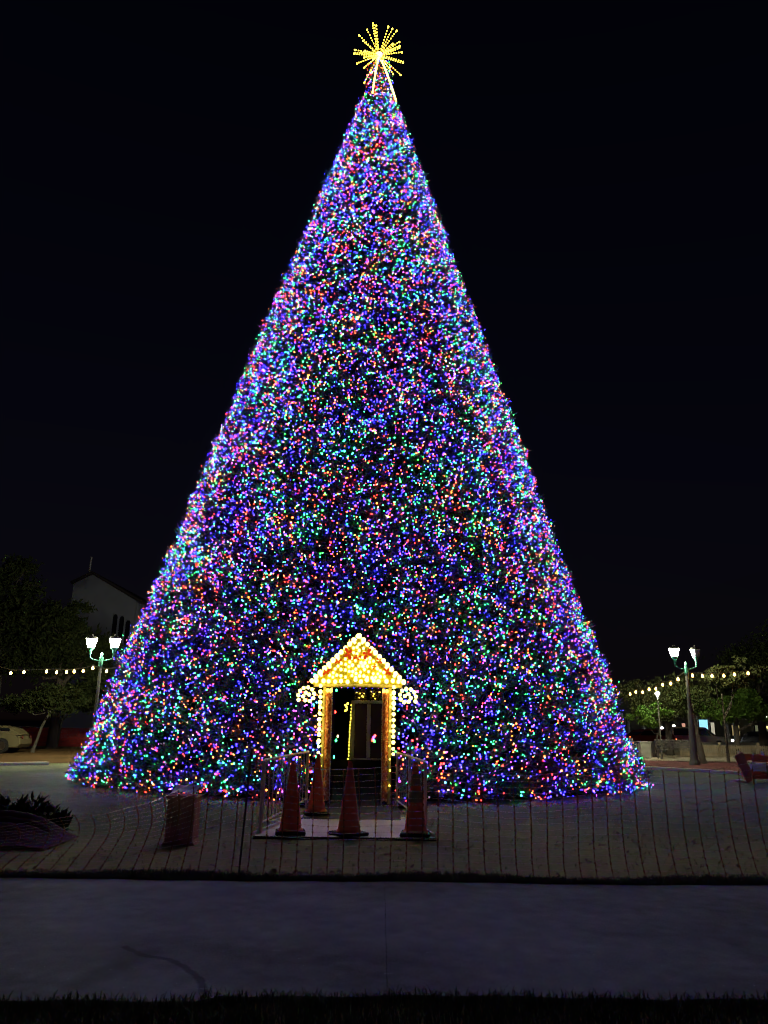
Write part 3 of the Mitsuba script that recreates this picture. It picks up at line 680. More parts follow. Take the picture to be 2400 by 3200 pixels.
# ---------------------------------------------------------------- left foreground: box, heap, shrubs
bx = thing('utility_box', 'dark red upright box with a pale sheet on its lid, standing behind the net fence', 'box')
b = MB()
pr_ = [(-0.205, 0.0), (0.205, 0.0), (0.172, 0.05), (0.168, 0.53), (-0.168, 0.53), (-0.172, 0.05)]
b.prism(pr_, 0.32, xz(-2.46, 10.45, 0))
part(bx, 'body', b.out(), 'mat_binred')
for s in (-1, 0.15, 1):
    part(bx, 'rib', MB().box((-2.46 + s * 0.135, 10.12, 0.29), (0.055, 0.025, 0.46), bevel=0.006).out(), 'mat_binred')
part(bx, 'lid', MB().box((-2.46, 10.29, 0.55), (0.37, 0.36, 0.035), bevel=0.01).out(), 'mat_binred')
gx, gy = np.meshgrid(np.linspace(-0.14, 0.16, 14), np.linspace(-0.15, 0.12, 10), indexing='ij')
gz = 0.585 + 0.26 * (gy + 0.15) + 0.03 * meshkit.fbm(np.stack([gx * 9, gy * 9, gx * 0], -1), 3)
i, j = np.meshgrid(np.arange(13), np.arange(9), indexing='ij')
q = np.stack([i * 10 + j, (i + 1) * 10 + j, (i + 1) * 10 + j + 1, i * 10 + j + 1], -1).reshape(-1, 4)
part(bx, 'pale_sheet', (np.stack([gx - 2.46, gy + 10.28, gz], -1).reshape(-1, 3), q), 'mat_white', True)

hp = thing('net_heap', 'low crumpled heap of dark maroon netting on the ground at the left edge', 'netting')
rh = np.random.default_rng(77)
for layer in range(7):
    n1, n2 = 70, 10
    u = np.linspace(0, 1, n1)[:, None]; w = np.linspace(0, 1, n2)[None]
    x = -5.6 + 1.75 * u + 0 * w; y0 = 9.75 + 0.10 * layer
    env = np.sin(np.pi * np.clip(u, 0, 1)) ** 0.4 * (1 - 0.55 * u ** 6)
    z = 0.02 + env * (0.05 + 0.045 * layer) * np.sin(np.pi * (0.12 + 0.76 * w)) + 0.07 * (meshkit.fbm(np.stack([x * 4 + layer * 7, w * 2 + 0 * u, 0 * x], -1), 3) - 0.4) * env
    y = y0 + 0.34 * (w - 0.5) + 0.10 * (meshkit.fbm(np.stack([x * 2.5, w * 2 + 0 * u, x * 0 + layer], -1), 3) - 0.5)
    i, j = np.meshgrid(np.arange(n1 - 1), np.arange(n2 - 1), indexing='ij')
    q = np.stack([i * n2 + j, (i + 1) * n2 + j, (i + 1) * n2 + j + 1, i * n2 + j + 1], -1).reshape(-1, 4)
    part(hp, 'fold', (np.stack([x, y, np.maximum(z, 0.01)], -1).reshape(-1, 3), q), 'mat_heap', True)

def shrub(x, y, h, spread, n, label, seed, m='mat_darkleaf'):
    t = thing('shrub', label, 'shrub', 'dark shrubs behind the netting')
    rs = np.random.default_rng(seed)
    b = MB()
    for i in range(6):
        a = rs.uniform(0, 6.28); b.tube([(x, y, 0), (x + 0.5 * spread * math.cos(a), y + 0.5 * spread * math.sin(a), h * 0.75)], [0.018, 0.006], 5)
    part(t, 'stem', b.out(), 'mat_bark')
    b = MB()
    for i in range(n):
        a = rs.uniform(0, 6.28); rr = spread * math.sqrt(rs.random()); hz = h * rs.uniform(0.15, 1.0) * (1 - 0.45 * (rr / spread) ** 2)
        p = np.array([x + rr * math.cos(a), y + rr * math.sin(a), hz])
        L = rs.uniform(0.09, 0.2); d = np.array([math.cos(a) * 0.6 + rs.normal(0, 0.3), math.sin(a) * 0.6 + rs.normal(0, 0.3), rs.uniform(0.1, 0.9)]); d /= np.linalg.norm(d)
        sd = np.cross(d, rs.normal(size=3)); sd *= L * 0.17 / np.linalg.norm(sd); up = np.cross(sd, d) * 0.35
        b.add([p, p + d * L * 0.45 + sd, p + d * L, p + d * L * 0.45 - sd, p + d * L * 0.45 + up], [[0, 1, 4], [1, 2, 4], [2, 3, 4], [3, 0, 4]])
    part(t, 'leaves', b.out(), m)
for i, (x, y, h, s, n, lb) in enumerate([(-5.3, 11.0, 0.42, 0.34, 400, 'dark leafy shrub at the left edge, partly cut off by the frame'), (-4.95, 11.0, 0.40, 0.26, 340, 'dark leafy shrub second from the left edge with a pointed tip'), (-4.68, 11.1, 0.40, 0.22, 300, 'dark leafy shrub with two upright tips, second from the right end of the shrubs'), (-4.38, 11.0, 0.28, 0.17, 180, 'smallest dark leafy shrub at the right end of the shrubs')]):
    shrub(x, y, h, s, n, lb, 60 + i)
for x, y, z, lb in ((-5.02, 10.55, 0.40, 'small black ground floodlight with two lenses painted white as glints at the left edge of the shrubs'), (-4.27, 10.62, 0.28, 'small black ground floodlight with two lenses painted white as glints at the right end of the shrubs')):
    t = thing('floodlight', lb, 'floodlight')
    part(t, 'stake', MB().tube([(x, y, 0), (x, y, z)], 0.012, 6).out(), 'mat_rubber')
    part(t, 'housing', MB().ball((x, y + 0.02, z + 0.04), 0.075, 2, (1, 0.9, 1)).out(), 'mat_rubber', True)
    for s in (-1, 1):
        part(t, 'lens', MB().ball((x + s * 0.036, y - 0.045, z + 0.015), 0.022, 2, (1, 0.6, 1)).out(), 'mat_white', True)  # white colour stands in for bright reflections on the lenses

# ---------------------------------------------------------------- lamp posts
def lamp_post(x, y, h, label, lit, base=False):
    t = thing('lamp_post', label, 'street lamp')
    prof = [(0.16, 0), (0.16, 0.12), (0.12, 0.2), (0.11, 0.55), (0.075, 0.7), (0.068, 1.4), (0.055, h - 0.95)] if not base else [(0.22, 0), (0.22, 0.12), (0.15, 0.25), (0.135, 1.5), (0.11, 2.0), (0.08, 2.4), (0.065, h - 0.95)]
    part(t, 'post', MB().lathe(prof, (x, y, 0), 20).out(), 'mat_post', 40)
    part(t, 'collar', MB().lathe([(0.075, h - 1.0), (0.085, h - 0.96), (0.085, h - 0.72), (0.06, h - 0.62), (0.05, h - 0.5), (0.0, h - 0.44)], (x, y, 0), 16).out(), 'mat_green', 40)
    part(t, 'crossbar', MB().tube([(x - 0.46, y, h - 0.66), (x - 0.3, y, h - 0.74), (x, y, h - 0.78), (x + 0.3, y, h - 0.74), (x + 0.46, y, h - 0.66)], 0.022, 8).out(), 'mat_green', 40)
    for s, on in ((-1, lit[0]), (1, lit[1])):
        cx = x + s * 0.46
        ln = part(t, 'lantern', MB().lathe([(0.03, h - 0.68), (0.045, h - 0.5), (0.07, h - 0.36), (0.13, h - 0.30), (0.14, h - 0.27)], (cx, y, 0), 16).out(), 'mat_green', 40)
        glass = MB().lathe([(0.0, h - 0.275), (0.125, h - 0.27), (0.17, h - 0.14), (0.215, h + 0.04), (0.215, h + 0.075), (0.0, h + 0.08)], (cx, y, 0), 8, twist=math.pi / 8).out()
        if on:
            put(fresh(ln + '__glass'), glass, 'mat_bulb_warm', emit=(150, 152, 95), weight=40)
        else:
            put(fresh(ln + '__glass'), glass, 'mat_unlit')
        put(fresh(ln + '__cap'), MB().lathe([(0.235, h + 0.082), (0.23, h + 0.10), (0.15, h + 0.17), (0.05, h + 0.2), (0.03, h + 0.26), (0.0, h + 0.27)], (cx, y, 0), 16).out(), 'mat_rubber', 30)
lamp_post(-11.0, 30.6, 4.5, 'twin-headed street lamp with both lanterns lit, left of the giant tree', (True, True))
lamp_post(13.25, 34.0, 4.75, 'twin-headed street lamp with only its left lantern lit, right of the giant tree', (True, False), True)

# ---------------------------------------------------------------- strings of lights
def light_string(label, pts, bulbs, kind, r=0.062, group=None):
    t = thing('string_lights', label, 'string lights')
    part(t, 'cable', MB().tube(pts, 0.012, 5).out(), 'mat_wire')
    for p in bulbs:
        k = part(t, 'bulb', MB().lathe([(0.0, -1.25), (0.55, -1.0), (0.95, -0.35), (0.9, 0.25), (0.45, 0.9), (0.3, 1.3), (0, 1.3)] * np.array([r, r]), (p[0], p[1], p[2]), 12).out(), 'mat_bulb_' + kind, 40, emit=LIT[kind][1], weight=0.12)
        put(fresh(k + '__socket'), MB().lathe([(0.35 * r, 1.25 * r), (0.4 * r, 2.3 * r), (0.0, 2.4 * r)], (p[0], p[1], p[2]), 8).out(), 'mat_wire')
bl = [(-16.64, 34.0, 3.58), (-16.08, 34, 3.40), (-15.51, 34, 3.45), (-14.54, 34, 3.49), (-14.1, 34, 3.46), (-13.67, 34, 3.48), (-13.34, 34, 3.51), (-12.95, 34, 3.53), (-12.55, 34, 3.66), (-11.94, 34, 3.54)]
cab = [(-20, 34.3, 3.9), (-18.2, 34.1, 3.66)] + [(x, y + 0.02, z + 0.11 + 0.03 * math.sin(i * 2)) for i, (x, y, z) in enumerate(bl)] + [(-11.0, 33.8, 3.78), (-9.5, 33.5, 4.0)]
light_string('string of warm white bulbs hanging behind the left street lamp', cab, bl, 'string')
b1 = [(13.22, 44.0, 3.24), (13.52, 42.85, 3.25), (13.47, 41.7, 3.31), (13.45, 40.55, 3.26), (13.4, 39.4, 3.35), (13.35, 38.25, 3.33), (13.28, 37.1, 3.46), (13.24, 35.95, 3.46), (13.16, 34.8, 3.58)]
light_string('string of pale bulbs rising to the right street lamp from behind the giant tree', [(12.6, 47, 3.5)] + [(x, y, z + 0.12) for x, y, z in b1] + [(13.25, 34.1, 3.85)], b1, 'string')
b2 = [(13.5, 34.0, 3.7), (13.93, 34, 3.69), (14.35, 34, 3.7), (14.86, 34, 3.71), (15.33, 34, 3.77), (15.93, 34, 3.83)]
light_string('string of orange bulbs running right from the right street lamp', [(13.27, 34.02, 3.85)] + [(x, y, z + 0.12) for x, y, z in b2] + [(17.5, 34, 4.1), (19.5, 34, 4.6)], b2, 'stringorange')

# ---------------------------------------------------------------- background trees
def leafy_tree(name, label, base, height, trunk_r, blobs, nleaf, leaf, m, seed, lean=(0, 0), bark='mat_bark', limbs=True, group=None, droop=0.0):
    t = thing(name, label, 'tree', group)
    rs = np.random.default_rng(seed); base = np.array([*base, 0.0])
    top = base + [lean[0], lean[1], height * 0.55]
    mid = base + [lean[0] * 0.35, lean[1] * 0.35, height * 0.28]
    part(t, 'trunk', MB().tube([base - [0, 0, 0.05], base + [0, 0, 0.12], base + (mid - base) * 0.5, mid, top], [trunk_r * 1.7, trunk_r * 1.15, trunk_r * 0.95, trunk_r * 0.85, trunk_r * 0.45], 12).out(), bark, 60)
    b = MB()
    for c, rad in blobs:
        c = base + np.array(c)
        b.tube([mid + (top - mid) * rs.uniform(0, 0.8), (mid + c) / 2 + rs.normal(0, 0.12, 3), c], [trunk_r * 0.45, trunk_r * 0.3, trunk_r * 0.1], 6)
        for k in range(4):
            d = rs.normal(size=3); d /= np.linalg.norm(d)
            b.tube([c, c + d * np.array(rad) * 0.45 + rs.normal(0, 0.05, 3), c + d * np.array(rad) * 0.85], [trunk_r * 0.12, trunk_r * 0.08, trunk_r * 0.03], 4)
    part(t, 'limbs', b.out(), bark)
    vol = np.array([np.prod(r) ** 0.8 for _, r in blobs]); vol /= vol.sum()
    P = []
    for (c, rad), w in zip(blobs, vol):
        n = int(nleaf * w)
        # clumps inside the blob
        nc = max(6, n // 55)
        d = rs.normal(size=(nc, 3)); d /= np.linalg.norm(d, axis=1, keepdims=True)
        cl = d * (rs.random((nc, 1)) ** 0.45) * rad
        q = cl[rs.integers(0, nc, n)] + rs.normal(0, 1, (n, 3)) * np.array(rad) * 0.16
        P.append(base + np.array(c) + q)
    P = np.vstack(P); n = len(P)
    P[:, 2] -= droop * rs.random(n)
    R = rand_rot(rs, n)
    lv = np.array([[-1, 0, 0], [-0.2, -0.36, 0.06], [1, 0, -0.1], [-0.2, 0.36, 0.06]]); lf = np.array([[0, 1, 2], [0, 2, 3]])
    part(t, 'crown', scatter(lv, lf, R, P, leaf * rs.uniform(0.6, 1.3, n)), m)
    return t
LG = 'trees behind the left street lamp'
leafy_tree('tree', 'tall dark tree at the left edge of the picture', (-21.5, 44), 10.5, 0.3, [((0, 0, 7.6), (2.6, 2.2, 2.2)), ((2.0, 0, 6.2), (2.0, 1.8, 1.6)), ((-1.5, 0, 5.2), (2.2, 2, 2.0)), ((0.6, -0.5, 9.2), (1.6, 1.4, 1.4))], 9000, 0.2, 'mat_leaf', 101)
leafy_tree('tree', 'dark tree in front of the pale gabled building', (-17.6, 43), 8.2, 0.26, [((0.2, 0, 5.6), (1.8, 1.6, 1.5)), ((1.6, 0, 4.9), (1.6, 1.4, 1.3)), ((-1.5, 0, 5.0), (1.6, 1.4, 1.4)), ((0.3, 0, 7.0), (1.2, 1.1, 0.9))], 8000, 0.18, 'mat_leaf', 102)
leafy_tree('tree', 'small tree with a pale lit trunk beside the dark red fence on the left', (-17.9, 44.3), 4.4, 0.085, [((0.3, 0, 2.9), (1.3, 1.1, 0.8)), ((-0.9, 0, 2.6), (1.0, 0.9, 0.6)), ((1.3, 0.2, 2.5), (0.9, 0.9, 0.6))], 3600, 0.14, 'mat_leaf', 103, (0.35, 0), 'mat_palebark')
leafy_tree('tree', 'low tree with a few brighter leaves above the cream car', (-16.2, 37.5), 4.2, 0.07, [((0.2, 0, 2.6), (1.3, 1.0, 0.7)), ((-1.0, 0, 2.3), (1.0, 0.9, 0.55)), ((1.3, 0, 2.4), (0.9, 0.8, 0.6))], 3200, 0.13, 'mat_leaf', 104, (0.8, 0), 'mat_palebark')
leafy_tree('tree', 'dark tree right behind the left street lamp', (-13.8, 41), 5.2, 0.14, [((0, 0, 3.1), (1.7, 1.4, 1.0)), ((1.5, 0, 2.6), (1.2, 1.1, 0.8)), ((-1.3, 0, 2.5), (1.2, 1.1, 0.8))], 4600, 0.16, 'mat_leaf', 105)
leafy_tree('tree', 'broad olive tree between the giant tree and the right street lamp', (16.4, 45.5), 5.6, 0.2, [((-1.2, 0, 3.2), (1.5, 1.3, 0.9)), ((0.6, -0.4, 3.4), (1.6, 1.4, 1.1)), ((-0.1, 0, 2.6), (1.7, 1.4, 0.7)), ((1.3, 0, 4.1), (1.0, 1.0, 0.7))], 6500, 0.15, 'mat_leafolive', 106)
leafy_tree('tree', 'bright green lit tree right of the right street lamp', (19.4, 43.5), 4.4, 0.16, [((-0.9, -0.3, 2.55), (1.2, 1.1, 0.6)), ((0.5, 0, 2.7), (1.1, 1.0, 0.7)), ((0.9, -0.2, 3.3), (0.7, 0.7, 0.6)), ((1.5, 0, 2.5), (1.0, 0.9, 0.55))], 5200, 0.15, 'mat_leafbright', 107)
leafy_tree('tree', 'sparse tree with thin bare branches lit beside the right street lamp', (15.9, 36.8), 5.6, 0.06, [((-0.6, -0.9, 4.0), (0.9, 0.7, 0.4)), ((0.2, -0.9, 3.7), (0.9, 0.8, 0.5)), ((0.9, -0.5, 4.2), (0.9, 0.8, 0.5))], 1500, 0.13, 'mat_leafolive', 108)
leafy_tree('tree', 'tall dark tree at the right edge of the picture', (22.5, 47), 8.5, 0.25, [((0, 0, 5.0), (2.4, 2, 1.6)), ((-1.6, 0, 4.0), (1.6, 1.5, 1.1)), ((1.5, 0, 6.2), (2.0, 1.8, 1.5)), ((0.5, 0, 3.2), (1.8, 1.6, 0.8))], 7000, 0.17, 'mat_leaf', 109)
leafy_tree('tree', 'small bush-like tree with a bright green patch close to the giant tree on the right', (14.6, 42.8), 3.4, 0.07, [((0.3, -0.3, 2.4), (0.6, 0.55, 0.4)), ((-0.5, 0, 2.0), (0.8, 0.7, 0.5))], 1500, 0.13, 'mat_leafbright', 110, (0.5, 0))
pt = thing('leaning_tree', 'dark slanting trunked tree just right of the right street lamp', 'tree')
part(pt, 'trunk', MB().tube([(14.3, 35.6, -0.05), (14.25, 35.6, 0.15), (14.12, 35.7, 1.2), (14.0, 35.8, 2.6)], [0.18, 0.14, 0.12, 0.10], 12).out(), 'mat_bark', 60)
rs = np.random.default_rng(55); lv = np.array([[-1, 0, 0], [-0.2, -0.36, 0.06], [1, 0, -0.1], [-0.2, 0.36, 0.06]]); lf = np.array([[0, 1, 2], [0, 2, 3]])
part(pt, 'crown', scatter(lv, lf, rand_rot(rs, 900), np.array([13.98, 35.9, 2.75]) + rs.normal(0, 1, (900, 3)) * [0.5, 0.45, 0.3], 0.11 * rs.uniform(0.6, 1.3, 900)), 'mat_leaf')

# ---------------------------------------------------------------- left background: building, fence, car
bd = thing('gabled_building', 'tall pale building with a dark overhanging gable roof behind the trees on the left', 'building')
poly = [(-26.45, 0), (-20.95, 0), (-20.95, 11.35), (-24.9, 13.55), (-26.45, 12.75)]
wins = [[(x - 0.24, 7.2), (x + 0.24, 7.2), (x + 0.24, z - 0.2), (x + 0.12, z), (x - 0.12, z), (x - 0.24, z - 0.2)] for x, z in ((-22.62, 10.2), (-22.05, 10.05), (-21.5, 9.7))]
import shapely
pp = shapely.Polygon(poly, [w for w in wins])
part(bd, 'wall', MB().mesh(trimesh.creation.extrude_polygon(pp, 0.4, engine='earcut'), xz(0, 65.4, 0)).out(), 'mat_stucco')
part(bd, 'side_wall', MB().box((-20.98, 72.0, 5.6), (0.3, 13.2, 11.2)).out(), 'mat_stucco')
part(bd, 'rear_wall', MB().box((-23.7, 78.4, 5.6), (5.2, 0.3, 11.2)).out(), 'mat_stucco')
for w in wins:
    k = part(bd, 'window', MB().prism([(x * 1.0, z) for x, z in w], 0.05, xz(0, 65.3, 0)).out(), 'mat_glassdark')
for (x0, z0, x1, z1) in ((-24.95, 13.72, -20.45, 11.25), (-24.85, 13.72, -26.6, 12.78)):
    L = math.hypot(x1 - x0, z1 - z0)
    part(bd, 'roof', MB().box(((x0 + x1) / 2, 71.6, (z0 + z1) / 2), (L, 13.8, 0.2), ry=-math.atan2(z1 - z0, x1 - x0)).out(), 'mat_roof')
part(bd, 'mast', MB().tube([(-25.85, 66.5, 12.9), (-25.75, 66.5, 15.4)], 0.075, 6).out(), 'mat_white')

rf = thing('safety_fence', 'dark red safety fence standing behind the cream car on the left', 'fence')
for i in range(15):
    b = MB(); z = 0.05 + i * 0.068
    b.box((-18.5, 46.2, z), (13.2, 0.012, 0.055), rz=0.02)
    part(rf, 'mesh_band', b.out(), 'mat_netfar')
for x in np.arange(-25, -11.9, 1.3):
    part(rf, 'stake', MB().tube([(x, 46.25 + 0.02 * (x + 18.5), 0), (x, 46.25 + 0.02 * (x + 18.5), 1.08)], 0.02, 6).out(), 'mat_steel')
part(rf, 'top_cord', MB().tube([(x, 46.18 + 0.02 * (x + 18.5), 1.06 + 0.02 * math.sin(x * 3)) for x in np.arange(-25, -11.9, 0.3)], 0.014, 5).out(), 'mat_concrete')

def make_car(label, x, y, rz, L, W_, H, paint, lights=None, taper=0.75, style='suv', group=None, tail=None):
    t = thing('parked_car', label, 'car', group)
    M = np.eye(4); M[:3, :3] = rot(0, 0, rz); M[:3, 3] = (x, y, 0)
    def tr(b):
        v, f = b.out(); return v @ M[:3, :3].T + M[:3, 3], f
    h = L / 2
    if style == 'suv':
        body = [(-h, 0.45), (-h + 0.03, 0.9), (-h + 0.06, 1.0), (h - 1.25, 1.0), (h - 0.15, 0.86), (h, 0.7), (h, 0.42), (h - 0.1, 0.28), (-h + 0.1, 0.28)]
        cab = [(-h + 0.08, 0.98), (-h + 0.22, H - 0.06), (-h + 0.4, H), (h - 2.05, H), (h - 1.9, H - 0.04), (h - 1.2, 0.98)]
    else:
        body = [(-h, 0.4), (-h + 0.03, 0.62), (-h + 0.35, 0.86), (-h + 0.9, 0.92), (h - 1.0, 0.9), (h - 0.35, 0.78), (h - 0.05, 0.58), (h, 0.38), (h - 0.15, 0.24), (-h + 0.15, 0.24)]
        cab = [(-h + 0.14, 0.8), (-h + 0.45, 0.86 + 0.55 * (H - 0.86)), (-h + 0.95, H - 0.04), (-h + 1.8, H), (h - 2.1, H - 0.02), (h - 1.7, H - 0.14), (h - 1.05, 0.9)]
    def loft(poly, w0, w1, z0, z1, inset=0.0):
        p = np.array(poly); n = len(p); wz = w0 + (w1 - w0) * np.clip((p[:, 1] - z0) / (z1 - z0), 0, 1)
        out = [np.column_stack([p[:, 0], s * (wz / 2 - e), p[:, 1] + 0]) for s, e in ((-1, 0.0), (1, 0.0))]
        pts = np.vstack(out)
        m = trimesh.convex.convex_hull(np.vstack([pts, np.column_stack([p[:, 0] * 0.985, -(wz / 2 + 0.04), p[:, 1] * 0.9 + 0.06]), np.column_stack([p[:, 0] * 0.985, (wz / 2 + 0.04), p[:, 1] * 0.9 + 0.06])]))
        b = MB(); b.mesh(m); return b
    part(t, 'body', tr(loft(body, W_ - 0.08, W_ - 0.14, 0.3, 1.0)), paint, 25)
    part(t, 'cabin', tr(loft(cab, W_ - 0.14, W_ * taper, 0.95, H)), paint, 25)
    c = np.array(cab); zc = (0.98 + H) / 2
    x0, x1 = c[0, 0] + 0.28, c[-1, 0] - 0.1
    for s in (-1, 1):
        yy = s * (W_ * (1 + taper) / 4 + 0.012)
        for a, b_, q in ((0.03, 0.47, 0), (0.51, 0.97, 1)):
            xa, xb = x0 + (x1 - x0) * a, x0 + (x1 - x0) * b_
            sh = 0.42 if q else 0.02
            k = 0.14 if not q and style != 'suv' else 0.0
            wv = [(xa, s * (W_ / 2 - 0.045), 1.0), (xb, s * (W_ / 2 - 0.045), 1.0), (xb - sh, s * (W_ * taper / 2 + 0.03), H - 0.1), (xa + k, s * (W_ * taper / 2 + 0.03), H - 0.1)]
            wv = np.array(wv); wo = wv + [0, s * 0.025, 0]
            part(t, 'side_window', tr(MB().add(np.vstack([wv, wo]), [[0, 1, 2, 3], [4, 5, 6, 7], [0, 1, 5, 4], [1, 2, 6, 5], [2, 3, 7, 6], [3, 0, 4, 7]])), 'mat_glassdark')
    ws = np.array([(c[-1, 0] - 0.02, -W_ / 2 + 0.2, 1.0), (c[-1, 0] - 0.02, W_ / 2 - 0.2, 1.0), (c[-3, 0] + 0.1, W_ * taper / 2 - 0.08, H - 0.08), (c[-3, 0] + 0.1, -W_ * taper / 2 + 0.08, H - 0.08)])
    part(t, 'windscreen', tr(MB().add(np.vstack([ws + [0.03, 0, 0.02], ws]), [[0, 1, 2, 3], [4, 5, 6, 7], [0, 1, 5, 4], [1, 2, 6, 5], [2, 3, 7, 6], [3, 0, 4, 7]])), 'mat_glassdark')
    for sx in (-h + 0.8, h - 0.85):
        for s in (-1, 1):
            w = trimesh.creation.cylinder(0.33, 0.2, sections=24); w.apply_transform(trimesh.transformations.rotation_matrix(math.pi / 2, [1, 0, 0])); w.apply_translation([sx, s * (W_ / 2 - 0.07), 0.33])
            k = part(t, 'wheel', tr(MB().mesh(w)), 'mat_rubber', 30)
            r = trimesh.creation.cylinder(0.19, 0.03, sections=16); r.apply_transform(trimesh.transformations.rotation_matrix(math.pi / 2, [1, 0, 0])); r.apply_translation([sx, s * (W_ / 2 + 0.035), 0.33])
            put(fresh(k + '__rim'), tr(MB().mesh(r)), 'mat_chrome', 30)
    for s in (-1, 1):
        b = MB().ball((h - 0.015, s * (W_ / 2 - 0.28), 0.66), 0.11, 2, (0.5, 1.2, 0.8))
        if lights:
            part(t, 'headlight', tr(b), 'mat_bulb_warm', True, emit=lights, weight=0.4)
        else:
            part(t, 'headlight', tr(b), 'mat_chrome', True)
        tl = tr(MB().ball((-h + 0.015, s * (W_ / 2 - 0.3), 0.70), 0.09, 1, (0.4, 1.0, 0.9)))
        if tail:
            part(t, 'tail_light', tl, 'mat_bulb_red', True, emit=tail, weight=0.2)
        else:
            part(t, 'tail_light', tl, 'mat_lens', True)
    part(t, 'bumper', tr(MB().box((h - 0.02, 0, 0.42), (0.12, W_ - 0.25, 0.14), bevel=0.03)), 'mat_rubber')
    return t
make_car('cream rounded car cut off by the left edge in front of the dark red fence', -18.3, 36.6, math.pi + 0.12, 4.1, 1.75, 1.22, 'mat_paint_cream', None, 0.7, 'coupe')
make_car('tan sport utility vehicle with bright headlights behind the two trunks on the right', 24.6, 61.5, -0.5, 4.5, 1.85, 1.62, 'mat_paint_tan', (9, 9.5, 9), 0.8, 'suv')
make_car('dark red parked car with one glowing tail light, behind the pale bench', 19.0, 57.5, math.pi + 0.25, 4.3, 1.8, 1.42, 'mat_paint_red', None, 0.72, 'coupe', None, (3.0, 0.35, 0.12))
make_car('dark parked car with glints on its bonnet, right of the tan vehicle', 29.6, 60.5, -0.35, 4.5, 1.8, 1.4, 'mat_paint_dark', None, 0.72, 'coupe')
make_car('white parked car cut off by the right edge of the picture', 32.6, 59.0, 2.9, 4.4, 1.8, 1.45, 'mat_paint_white', None, 0.72, 'coupe')

# ---------------------------------------------------------------- right background: shop, seat wall, fence, benches
sh = thing('shop_building', 'low shop building with glowing blue and orange windows at the far right', 'building')
part(sh, 'wall', MB().box((34, 77.2, 2.2), (30, 0.5, 4.4)).out(), 'mat_shopwall')
part(sh, 'canopy', MB().box((34, 75.6, 3.0), (30, 2.8, 0.3), bevel=0.04).out(), 'mat_shopwall')
part(sh, 'parapet', MB().box((34, 77.1, 4.5), (30.2, 0.7, 0.25), bevel=0.04).out(), 'mat_roof')
for x, w, z0, z1, e in ((31.2, 0.95, 0.75, 2.35, (0.10, 0.24, 0.30)), (30.2, 0.5, 1.1, 2.2, (0.42, 0.13, 0.07)), (29.2, 0.3, 1.3, 2.0, (0.16, 0.08, 0.055)), (32.0, 0.32, 0.8, 2.1, (0.12, 0.11, 0.08)), (34.2, 0.7, 0.9, 1.9, (0.07, 0.05, 0.02)), (36.9, 1.6, 1.2, 1.9, (0.03, 0.032, 0.018))):
    k = part(sh, 'window', MB().box((x, 76.9, (z0 + z1) / 2), (w + 0.12, 0.12, z1 - z0 + 0.12)).out(), 'mat_dark')
    put(k + '__pane', MB().box((x, 76.82, (z0 + z1) / 2), (w, 0.04, z1 - z0)).out(), 'mat_glassdark', emit=e, weight=0.3)
for x in (22.6, 23.2, 24.6, 26.2, 29.7, 30.75, 32.45, 33.1, 37.6):
    part(sh, 'column', MB().lathe([(0.16, 0), (0.16, 0.2), (0.12, 0.25), (0.11, 2.6), (0.15, 2.7), (0.15, 2.85)], (x, 74.6, 0), 12).out(), 'mat_white', 40)
part(sh, 'lit_sign', MB().box((36.1, 74.1, 1.72), (0.9, 0.08, 0.2)).out(), 'mat_bulb_yellow', emit=(0.4, 0.38, 0.1), weight=0.3)
for x, z in ((36.0, 2.68), (31.05, 3.55), (26.1, 1.55), (27.2, 1.75)):
    part(sh, 'wall_lamp', MB().ball((x, 74.0, z), 0.11, 1, (1.3, 1, 0.8)).out(), 'mat_bulb_warm', emit=(4, 4.2, 3.6), weight=0.3)
fl = thing('far_street_lamp', 'far white street lamp glowing in the olive tree, left of the right street lamp', 'street lamp')
part(fl, 'pole', MB().tube([(14.72, 42.05, 0), (14.72, 42.05, 3.3)], 0.04, 8).out(), 'mat_post')
part(fl, 'lamp_head', MB().ball((14.7, 41.95, 3.26), 0.11, 2, (1.2, 1, 0.9)).out(), 'mat_bulb_warm', True, emit=(110, 120, 95), weight=10)

sw = thing('seat_wall', 'low pale concrete seat wall in front of the parked vehicles on the right', 'wall')
for i, x in enumerate(np.arange(16, 36, 2.0)):
    part(sw, 'block', MB().box((x + 1, 52.3, 0.28), (1.98, 0.4, 0.58), bevel=0.015).out(), 'mat_concrete')
    part(sw, 'coping', MB().box((x + 1, 52.3, 0.62), (1.985, 0.5, 0.1), bevel=0.02).out(), 'mat_concrete')
pf_ = thing('picket_fence', 'low weathered wooden picket fence beyond the brick walk on the right', 'fence')
rp = np.random.default_rng(66)
for x in np.arange(16.2, 24.5, 0.115):
    part(pf_, 'picket', MB().box((x + rp.normal(0, 0.006), 43.2, 0.34 + rp.normal(0, 0.012)), (0.07, 0.02, 0.62), ry=rp.normal(0, 0.012)).out(), 'mat_wood')
for z in (0.16, 0.54):
    part(pf_, 'rail', MB().box((20.3, 43.235, z), (8.4, 0.04, 0.07)).out(), 'mat_wood')
for x in np.arange(16.2, 24.6, 2.1):
    part(pf_, 'post', MB().box((x, 43.3, 0.4), (0.1, 0.1, 0.8)).out(), 'mat_wood')
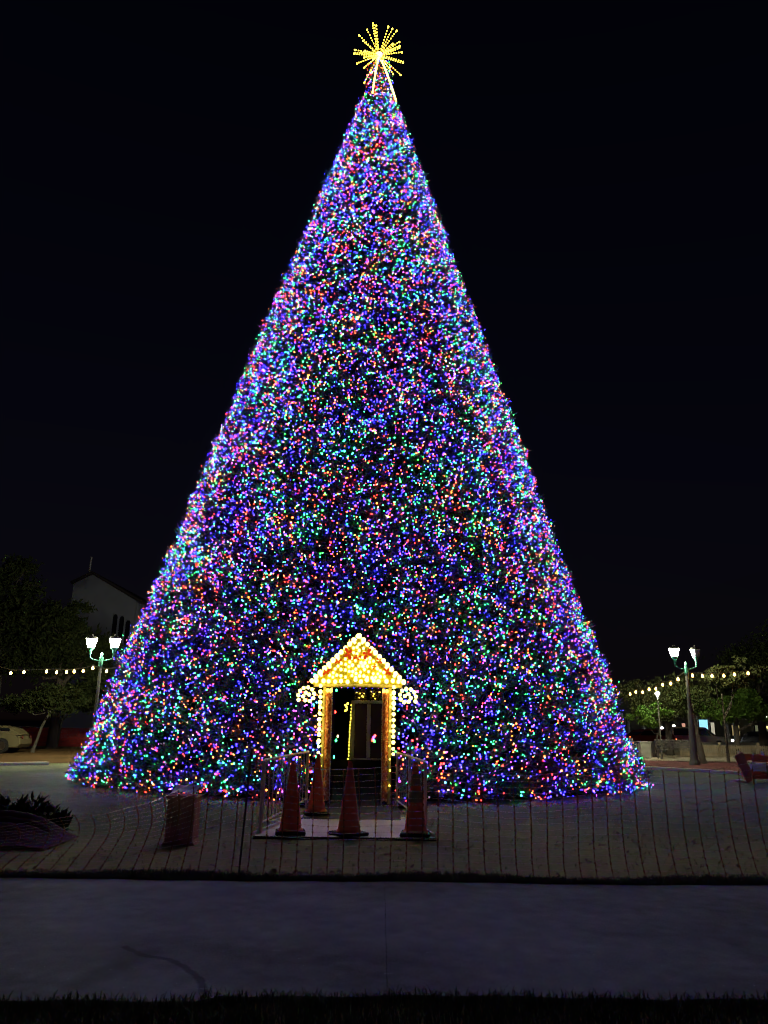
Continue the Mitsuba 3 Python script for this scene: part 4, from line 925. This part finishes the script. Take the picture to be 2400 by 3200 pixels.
def bench(label, x, y, rz, m='mat_bench', w=1.7):
    t = thing('bench', label, 'bench')
    def P(name, c, s, rx=0.0):
        v, f = MB().box(c, s, rx=rx, bevel=0.006).out()
        part(t, name, (v @ rot(0, 0, rz).T + [x, y, 0], f), m)
    for i in range(4):
        P('seat_slat', (0, -0.18 + 0.12 * i, 0.45), (w, 0.1, 0.03))
    for i in range(4):
        P('back_slat', (0, 0.25 + 0.03 * i, 0.56 + 0.11 * i), (w, 0.03, 0.09), -0.2)
    for s in (-1, 1):
        P('leg', (s * (w / 2 - 0.08), -0.16, 0.22), (0.06, 0.06, 0.44)); P('leg', (s * (w / 2 - 0.08), 0.24, 0.24), (0.06, 0.06, 0.48))
        P('arm', (s * (w / 2 - 0.08), 0.02, 0.66), (0.06, 0.5, 0.05)); P('arm_post', (s * (w / 2 - 0.08), -0.18, 0.55), (0.05, 0.05, 0.2))
bench('dark park bench left of the two trunks on the right', 14.95, 40.3, 0.1, 'mat_bench', 2.1)
bench('pale park bench closest to the giant tree on the right', 12.5, 41.6, 0.15, 'mat_concrete', 1.6)
pl = thing('planter_post', 'square pale concrete pillar between the two benches on the right', 'pillar')
part(pl, 'shaft', MB().box((13.35, 40.6, 0.38), (0.52, 0.45, 0.76), bevel=0.02).out(), 'mat_concrete')
part(pl, 'cap', MB().box((13.35, 40.6, 0.79), (0.6, 0.53, 0.08), bevel=0.02).out(), 'mat_concrete')

br = thing('barricade', 'folding barricade with red and pale boards leaning at the right edge of the lawn', 'barricade')
for s, rx in ((-1, 0.28), (1, -0.28)):
    for dx in (-0.34, 0.34):
        v, f = MB().box((0, 0, 0.44), (0.07, 0.035, 0.92), rx=0, bevel=0.006).out()
        v = v @ rot(rx, 0, 0).T + [10.95 + dx, 23.3 + s * 0.24, -0.01]
        part(br, 'leg', (v, f), 'mat_concrete')
    for zz, m in ((0.72, 'mat_barorange'), (0.46, 'mat_greywhite'), (0.24, 'mat_barorange')):
        v, f = MB().box((0, 0.03 * s, zz), (0.8, 0.02, 0.19), bevel=0.005).out()
        v = v @ rot(rx, 0, 0).T + [10.95, 23.3 + s * 0.24, -0.01]
        part(br, 'board', (v, f), m)
br2 = thing('leaning_sign', 'narrow dark board leaning against the left side of the barricade', 'board')
v, f = MB().box((0, 0, 0.4), (0.3, 0.025, 0.8), bevel=0.006).out()
part(br2, 'board', (v @ rot(0, -0.42, 0.2).T + [10.55, 23.05, 0.05], f), 'mat_binred')
part(br2, 'brace', MB().box((10.25, 23.1, 0.05), (0.5, 0.2, 0.06), rz=0.2, bevel=0.01).out(), 'mat_greywhite')
